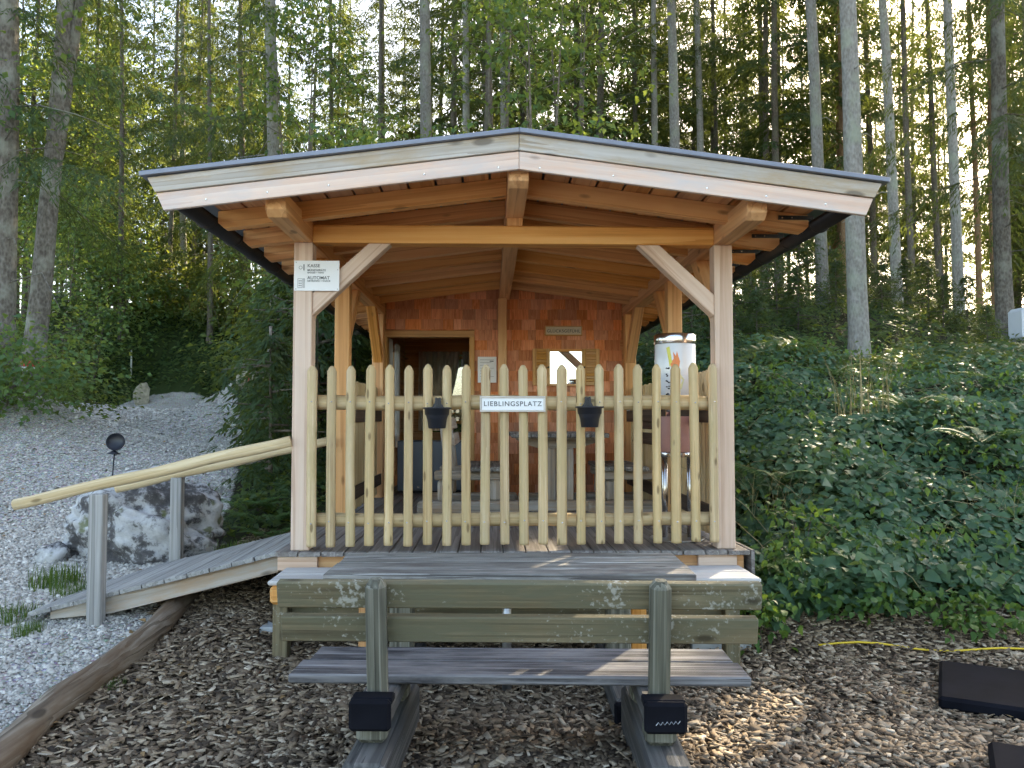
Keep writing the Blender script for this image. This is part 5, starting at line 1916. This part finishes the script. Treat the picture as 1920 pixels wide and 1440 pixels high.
# (px, Y, height, radius, clusters, leaf, per, material, label)
SAP = [
    (640, 14.5, 5.6, 1.7, 70, .12, 34, 'maple', 'leafy hazel rising above the left roof slope'),
    (560, 17.5, 8.5, 1.9, 80, .13, 30, 'maple', 'tall light green young tree beside the left roof corner'),
    (720, 16.5, 5.6, 1.6, 60, .13, 32, 'maple', 'dark leafy shrub above the roof between the left slope and ridge'),
    (865, 17, 5.4, 1.4, 45, .13, 32, 'maple', 'low bushy shrub showing above the roof left of the ridge'),
    (1010, 16, 8.6, 1.7, 62, .16, 30, 'maple', 'young maple with layered leaf sprays above the ridge'),
    (1075, 18, 9.6, 1.9, 60, .16, 28, 'maple', 'tall young maple right of the ridge with spreading sprays'),
    (930, 19, 11, 1.4, 34, .16, 26, 'maple', 'slender young maple reaching the top edge left of the ridge'),
]
for i, (px, Y, H, r0, ncl, lf, per, mt, lab) in enumerate(SAP):
    sapling('young_tree', lab, 'tree', on(px, Y), H, r0, ncl, lf, per, 40 + i, mt, 'young broadleaf trees behind the hut', .34, .3, .2)
# left side understory
SAP2 = [
    (5, 12.3, 1.1, 1.1, 60, .10, 46, 'maple', 'bushy green shrub on the bank at the left edge'),
    (62, 16.0, 1.3, 1.2, 60, .10, 44, 'understory', 'low shrub spilling over the left edge of the gravel path'),
    (30, 17, 4.2, 1.8, 60, .11, 40, 'maple', 'leafy shrub behind the thick trunk at the left edge'),
    (175, 30, 5.2, 2.8, 80, .17, 44, 'maple', 'sunlit shrub beyond the bend of the path'),
    (225, 31.5, 2.6, 2.0, 50, .17, 40, 'maple', 'low yellow green shrub next to the thin marker post'),
    (110, 27, 7.5, 2.6, 80, .14, 52, 'maple', 'broad light green tree behind the forked tree'),
    (190, 38, 13, 3.5, 130, .17, 60, 'maple', 'tall bright broadleaf tree at the top left'),
    (290, 46, 14, 3.5, 100, .19, 56, 'maple', 'distant pale broadleaf tree below the bright sky gap'),
    (60, 34, 12, 3.2, 100, .16, 56, 'maple', 'broadleaf tree glowing behind the leaning trunk'),
]
for i, (px, Y, H, r0, ncl, lf, per, mt, lab) in enumerate(SAP2):
    sapling('broadleaf_shrub' if H < 6 else 'broadleaf_tree', lab, 'shrub' if H < 6 else 'tree', on(px, Y), H, r0, ncl, lf, per, 70 + i, mt, None, .42 if H < 6 else .6, .5, .05 if H < 6 else .25)
# dark undergrowth left of the hut and small spruces
k = 0
UB = ((300, 33, 2.2, 2.2), (360, 33, 2.0, 2.4), (420, 32, 2.4, 2.2), (470, 30, 2.6, 2.0), (270, 37, 3.0, 2.6), (340, 40, 3.4, 3.0), (410, 39, 3.0, 2.8), (480, 36, 3.2, 2.6), (540, 27, 3.5, 2.2), (575, 22, 3.2, 1.8), (600, 15, 2.4, 1.2), (655, 13.2, 2.2, .9))
for i, (px, Y, H, r0) in enumerate(UB):
    sapling('undergrowth_bush', ordinal(UB, i) + ' dark undergrowth bush from the left at the wood edge left of the hut', 'bush', on(px, Y), H, r0, 46, .17 if Y > 25 else .12, 40, 100 + k, 'understory', 'undergrowth bushes left of the hut', .5, .5, .05)
    k += 1


SMALL = []
for s_ in range(3):
    Lv, sp = spruce_crown(.08, 1.95, .85, 70, 50 + s_, droop=.22, spray=.11, sw=.028, dens=.8, tip=.06)
    SMALL.append((trunk_mesh('trunk', 2.0, .025, sp[::3], 3, stubs=0), Lv.mesh('crown')))


def small_spruce(px, Y, H, label, group, i, x=None):
    loc = on(px, Y) if x is None else (x, Y, gz(x, Y))
    s = H / 2.0
    mwx = Matrix.Translation((loc[0], loc[1], loc[2] - .03)) @ Matrix.Rotation(i * 1.3, 4, 'Z') @ Matrix.Scale(s, 4)
    e = link('young_spruce', None, None, None, mwx)
    tag(e, label, 'tree', group)
    tm, cm = SMALL[i % 3]
    link('trunk', tm, 'barkdark', e, mwx)
    link('crown', cm, 'spruce', e, mwx)


small_spruce(512, 10.2, 2.1, 'dark young spruce right behind the left front post', None, 0)
small_spruce(522, 13.2, 2.2, 'dark young spruce overhanging the stone with the red stripe', None, 1)
small_spruce(545, 12.8, 3.2, 'taller dark young spruce behind the left side of the hut', None, 2)
small_spruce(600, 11.8, 3.0, 'dark young spruce seen through the open left side of the hut', None, 0)
small_spruce(660, 12.6, 3.2, 'young spruce closest to the left outer wall of the hut', None, 1)
k = 0
YL = ((110, 25, 3.6), (215, 33, 3.2), (150, 32, 4.2), (260, 35, 3.4), (310, 36, 3.8), (440, 34, 3.6), (500, 25, 3.8), (560, 19, 3.4), (380, 36, 3.0))
for i, (px, Y, H) in enumerate(YL):
    small_spruce(px, Y, H, ordinal(YL, i) + ' young spruce from the left in the undergrowth beyond the path', 'young spruces of the left wood', k)
    k += 1
YB = ((1420, 13.5, 1.1), (1455, 15, 1.6), (1495, 14.5, 1.3), (1500, 17, 1.9), (1570, 16, 1.2), (1655, 16.5, 1.1), (1700, 17.5, 1.4), (1740, 16.5, 1.5), (1770, 15.5, 1.2), (1815, 16.5, 1.3), (1560, 19.5, 1.8), (1625, 19, 1.5), (1725, 21, 1.8), (1410, 16.5, 2.0), (1380, 14, 1.6), (1850, 13, .9), (1330, 12.6, 1.5), (1295, 12.9, 1.8))
for i, (px, Y, H) in enumerate(YB):
    small_spruce(px, Y, H, ordinal(YB, i) + ' young spruce from the hut on the right bank between the trunks', 'young spruces on the right bank', k)
    k += 1


# ground cover on the bank
def cover(n, region, lmin, lmax, hmax, kind, seed, wr=.8, up=1.0, tilt=.5):
    r = np.random.default_rng(seed)
    x, y = region(r, n)
    n = len(x)
    z = g(x, y)
    e = .15
    nx = -(g(x + e, y) - g(x - e, y)) / (2 * e)
    ny = -(g(x, y + e) - g(x, y - e)) / (2 * e)
    bumpy = .5 + .5 * np.sin(2.3 * x + 1.2 * np.sin(1.9 * y)) * np.sin(2.1 * y + 1.4 * np.sin(1.3 * x))
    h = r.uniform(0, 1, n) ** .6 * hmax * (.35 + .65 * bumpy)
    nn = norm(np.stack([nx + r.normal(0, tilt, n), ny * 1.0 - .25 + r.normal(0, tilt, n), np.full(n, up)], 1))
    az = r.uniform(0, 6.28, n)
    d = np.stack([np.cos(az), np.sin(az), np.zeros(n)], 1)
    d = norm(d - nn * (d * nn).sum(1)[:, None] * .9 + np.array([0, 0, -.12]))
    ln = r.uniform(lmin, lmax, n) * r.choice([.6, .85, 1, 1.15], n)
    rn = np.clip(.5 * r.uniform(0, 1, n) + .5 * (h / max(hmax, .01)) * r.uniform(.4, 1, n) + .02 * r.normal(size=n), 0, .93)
    rn = np.where(r.random(n) < .012, 1.0, rn)
    return np.stack([x, y, z + h + .01], 1), d, nn, ln, ln * wr, rn


def bank_region(y0, y1, x0f, x1f):
    def fn(r, n):
        y = y0 + (y1 - y0) * r.random(n) ** 1.25
        x = r.uniform(0, 1, n) * (x1f(y) - x0f(y)) + x0f(y)
        edge = 5.62 + .13 * np.sin(2.2 * x) + .07 * np.sin(6 * x + 1)
        k = y > edge
        return x[k], y[k]
    return fn


xl_ = lambda y: np.where(y < 9.3, 1.86, np.where(y < 13, 1.7, -1.0))
L = Leaves()
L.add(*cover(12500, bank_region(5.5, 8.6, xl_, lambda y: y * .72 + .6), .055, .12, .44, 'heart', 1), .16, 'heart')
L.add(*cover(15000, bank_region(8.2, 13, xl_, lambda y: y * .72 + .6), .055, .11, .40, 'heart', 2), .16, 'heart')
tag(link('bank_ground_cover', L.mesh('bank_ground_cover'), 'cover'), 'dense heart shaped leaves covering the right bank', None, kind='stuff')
L = Leaves()
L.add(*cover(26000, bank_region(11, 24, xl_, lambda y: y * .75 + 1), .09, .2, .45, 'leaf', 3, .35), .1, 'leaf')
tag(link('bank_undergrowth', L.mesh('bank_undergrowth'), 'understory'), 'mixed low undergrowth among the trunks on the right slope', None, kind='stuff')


# clumps of lighter weeds and thin dry stems over the bank
r = np.random.default_rng(91)
cs_ = []
for _ in range(70):
    yy = 5.75 + 6 * r.random() ** 1.2
    xx = r.uniform(1.95, yy * .70 + .4)
    cs_.append((xx, yy, gz(xx, yy) + r.uniform(.22, .45)))
L = broad_crown(cs_, .075, 17, 34, .16, .35, 'leaf', .5)
tag(link('bank_weeds', L.mesh('bank_weeds'), 'fern'), 'scattered lighter green weeds rising from the leaf cover of the bank', None, kind='stuff')
V, F, Rr = [], [], []
for _ in range(90):
    yy = 5.7 + 6 * r.random() ** 1.2
    xx = r.uniform(1.95, yy * .70 + .4)
    a, l = r.uniform(0, 6.28), r.uniform(.3, .9)
    z0 = gz(xx, yy) + .15
    up_ = r.uniform(.15, .9)
    pts_ = [(xx + math.cos(a) * l * q, yy + math.sin(a) * l * q, z0 + l * (up_ * q * 1.4 - .5 * q * q)) for q in (0, .3, .6, 1)]
    v, f = tube(pts_, [.004, .0035, .003, .0015], 3, False)
    b = len(V)
    V += v
    for q in f:
        F += [(q[0] + b, q[1] + b, q[2] + b), (q[0] + b, q[2] + b, q[3] + b)]
    Rr += [r.uniform(0, 1)] * len(v)
tag(link('dry_stems', tri_mesh('dry_stems', V, F, Rr), 'drygrass'), 'thin dry stems and bramble canes over the bank', None, kind='stuff')


def left_region(r, n):
    x = r.uniform(-30, 2, n)
    y = 12 + 36 * r.random(n) ** 1.1
    k = (gravelmask(x, y) < .2) & (x > -.85 * y) & ~((y < 29.6) & (y > 22) & (x > -9)) 
    return x[k], y[k]


def left_bank(r, n):
    x = r.uniform(-11, -6.2, n)
    y = r.uniform(9, 20, n)
    k = gravelmask(x, y) < .25
    return x[k], y[k]


def behind_ramp(r, n):
    x = r.uniform(-4.6, -1.4, n)
    y = r.uniform(7.0, 15, n)
    k = (gravelmask(x, y) < .15) & ((y > 8.2) | (x < -2.0) & (y > 7.6))
    return x[k], y[k]


L = Leaves()
L.add(*cover(24000, left_region, .14, .30, .55, 'leaf', 5, .45), .12, 'leaf')
L.add(*cover(12000, lambda r, n: (r.uniform(-20, -1, n), r.uniform(29.3, 38, n)), .14, .28, .5, 'leaf', 15, .5), .12, 'leaf')
tag(link('forest_undergrowth', L.mesh('forest_undergrowth'), 'understory'), 'low leafy undergrowth on the forest floor left of the hut', None, kind='stuff')
L = Leaves()
L.add(*cover(9000, left_bank, .06, .12, .35, 'leaf', 6, .7), .16, 'leaf')
L.add(*cover(9000, behind_ramp, .06, .12, .28, 'leaf', 7, .6), .16, 'leaf')
tag(link('path_edge_plants', L.mesh('path_edge_plants'), 'understory'), 'low green plants along the edges of the gravel path', None, kind='stuff')


# ferns
def fern_mesh(seed, n=9, Lf=.62):
    r = np.random.default_rng(seed)
    C, D, N, LN, WD, RN = [], [], [], [], [], []
    for i in range(n):
        az = i * 6.283 / n + r.uniform(-.25, .25)
        o = np.array([math.cos(az), math.sin(az), 0])
        s_ = np.array([-math.sin(az), math.cos(az), 0])
        l = Lf * r.uniform(.7, 1.1)
        pr = None
        for j in range(22):
            t = .12 + .88 * j / 21
            p = o * (l * t) + np.array([0, 0, l * (.85 * t - .62 * t * t)])
            w_ = .32 * l * math.sin(math.pi * min(1, .12 + .86 * t)) ** .8 * (1.02 - t * .75)
            for sg in (-1, 1):
                C.append(p)
                D.append(s_ * sg + o * .35 + np.array([0, 0, -.15]))
                N.append((0, 0, 1) if True else None)
                LN.append(max(.012, w_))
                WD.append(max(.008, l * .048))
                RN.append(r.uniform(.2, .9))
    L = Leaves()
    L.add(np.array(C), np.array(D), np.array(N, float), np.array(LN), np.array(WD), np.array(RN), 0, 'diamond')
    return L.mesh('fronds')


FM = [fern_mesh(i) for i in range(3)]
k = 0
FERNS = [(500, 8.0, 1.1, 'fern'), (525, 8.6, 1.0, 'fern'), (470, 8.6, .9, 'fern'), (512, 7.5, .8, 'fern'), (1395, 9.6, .9, 'bank'), (1425, 10.5, .9, 'bank'), (1480, 11.5, 1.0, 'bank'), (1400, 5.85, .7, 'bank'), (1700, 8.6, .9, 'bank'), (1830, 7.6, 1.0, 'bank'), (1560, 10.2, .9, 'bank'), (1880, 9.5, 1.0, 'bank'), (1450, 7.2, .9, 'bank')]
FB = [q for q in FERNS if q[3] == 'bank']
FA = [q for q in FERNS if q[3] == 'fern']
for px, Y, s, grp in FERNS:
    x, y, z = on(px, Y)
    o = link('fern', FM[k % 3], 'fern', None, Matrix.Translation((x, y, z + (.05 if grp == 'fern' else .22))) @ Matrix.Rotation(k * 1.7, 4, 'Z') @ Matrix.Scale(s, 4))
    if grp == 'fern':
        tag(o, ordinal(FA, FA.index((px, Y, s, grp))) + ' green fern from the left behind the ramp beside the hut', 'fern', 'ferns behind the ramp')
    else:
        tag(o, ordinal(FB, FB.index((px, Y, s, grp))) + ' green fern from the hut among the leaves of the right bank', 'fern', 'ferns on the right bank')
    k += 1


# grass
def blades(n, rad_, hmin, hmax, wd, seed, bend=.35):
    r = np.random.default_rng(seed)
    V, F, Rr = [], [], []
    for i in range(n):
        a = r.uniform(0, 6.28)
        q = rad_ * math.sqrt(r.uniform())
        b = np.array([q * math.cos(a), q * math.sin(a), -.02])
        h = r.uniform(hmin, hmax)
        ba = r.uniform(0, 6.28)
        o = np.array([math.cos(ba), math.sin(ba), 0])
        s_ = np.array([-o[1], o[0], 0]) * wd / 2
        k = bend * h * r.uniform(.2, 1)
        n0 = len(V)
        for t in (0, .5, .8):
            p = b + o * (k * t * t) + np.array([0, 0, h * t * (1 - .12 * t)])
            V += [p - s_ * (1 - t * .6), p + s_ * (1 - t * .6)]
        V.append(b + o * k + np.array([0, 0, h * .88]))
        F += [(n0, n0 + 1, n0 + 3), (n0, n0 + 3, n0 + 2), (n0 + 2, n0 + 3, n0 + 5), (n0 + 2, n0 + 5, n0 + 4), (n0 + 4, n0 + 5, n0 + 6)]
        Rr += [r.uniform()] * 7
    return tri_mesh('blades', np.array(V), np.array(F), np.array(Rr))


GM = [blades(240, .2, .08, .24, .007, 1), blades(240, .24, .06, .2, .007, 2)]
for i, (x, y, s, lab) in enumerate(((-3.32, 6.3, 1.0, 'tuft of green grass left of the near ramp post'), (-3.05, 6.05, .7, 'small grass tuft close beside the near ramp post'), (-2.93, 5.24, .5, 'grass tuft at the lower front corner of the ramp'), (-3.2, 5.5, .75, 'grass tuft at the lower end of the ramp'), (-2.15, 6.95, 1.0, 'grass tuft between boulder and ramp'), (-2.05, 4.45, .35, 'tiny grass tuft against the border log'))):
    tag(link('grass_tuft', GM[i % 2], 'grass', None, Matrix.Translation((x, y, gz(x, y))) @ Matrix.Scale(s, 4)), lab, 'grass', 'grass tufts around the ramp')
wv = blades(60, .33, .5, 1.35, .007, 5, .5)
x, y, z = on(1625, 8.6)
tag(link('dry_grass_clump', wv, 'drygrass', None, Matrix.Translation((x, y, z))), 'clump of tall dry grass stalks in the middle of the bank', 'grass')
wv2 = blades(60, .3, .2, .5, .004, 6, 1.3)
for i, (px, Y, lab) in enumerate(((1455, 6.9, 'tangle of dry stalks close to the right front post'), (1880, 6.6, 'tangle of pale dry stalks near the right edge'))):
    x, y, z = on(px, Y)
    tag(link('dry_stalks', wv2, 'drygrass', None, Matrix.Translation((x, y, z + .12)) @ Matrix.Rotation(i, 4, 'Z')), lab, 'dry plant')
# light green plants at the foot of the bank
wl = sapling
WEEDS = ((1560, 5.75, .28, .28), (1470, 5.7, .34, .25), (1640, 5.7, .2, .3), (1760, 5.6, .2, .3), (1850, 5.55, .22, .3), (1490, 6.2, .5, .35), (1415, 5.35, .32, .14))
for i, (px, Y, H, r0) in enumerate(WEEDS):
    sapling('leafy_weed', ordinal(WEEDS, i) + ' light green leafy weed from the hut at the foot of the bank', 'plant', on(px, Y), H, r0, 16, .06, 12, 200 + i, 'fern', 'weeds at the foot of the bank', .09, .5, .2, 2, 'heart')
# fallen leaves on chips and gravel
r = np.random.default_rng(77)
n = 900
x = r.uniform(-7, 4.5, n)
y = r.uniform(3.2, 13, n)
kk = (chipsmask(x, y) > .5) | (gravelmask(x, y) > .5)
x, y = x[kk], y[kk]
n = len(x)
az = r.uniform(0, 6.28, n)
L = Leaves()
L.add(np.stack([x, y, g(x, y) + .025], 1), np.stack([np.cos(az), np.sin(az), r.normal(0, .2, n)], 1), np.stack([r.normal(0, .3, n), r.normal(0, .3, n), np.ones(n)], 1), r.uniform(.03, .075, n), r.uniform(.02, .04, n), r.uniform(0, 1, n), .2, 'leaf')
tag(link('fallen_leaves', L.mesh('fallen_leaves'), 'litter'), 'brown fallen leaves strewn over chips and gravel', None, kind='stuff')
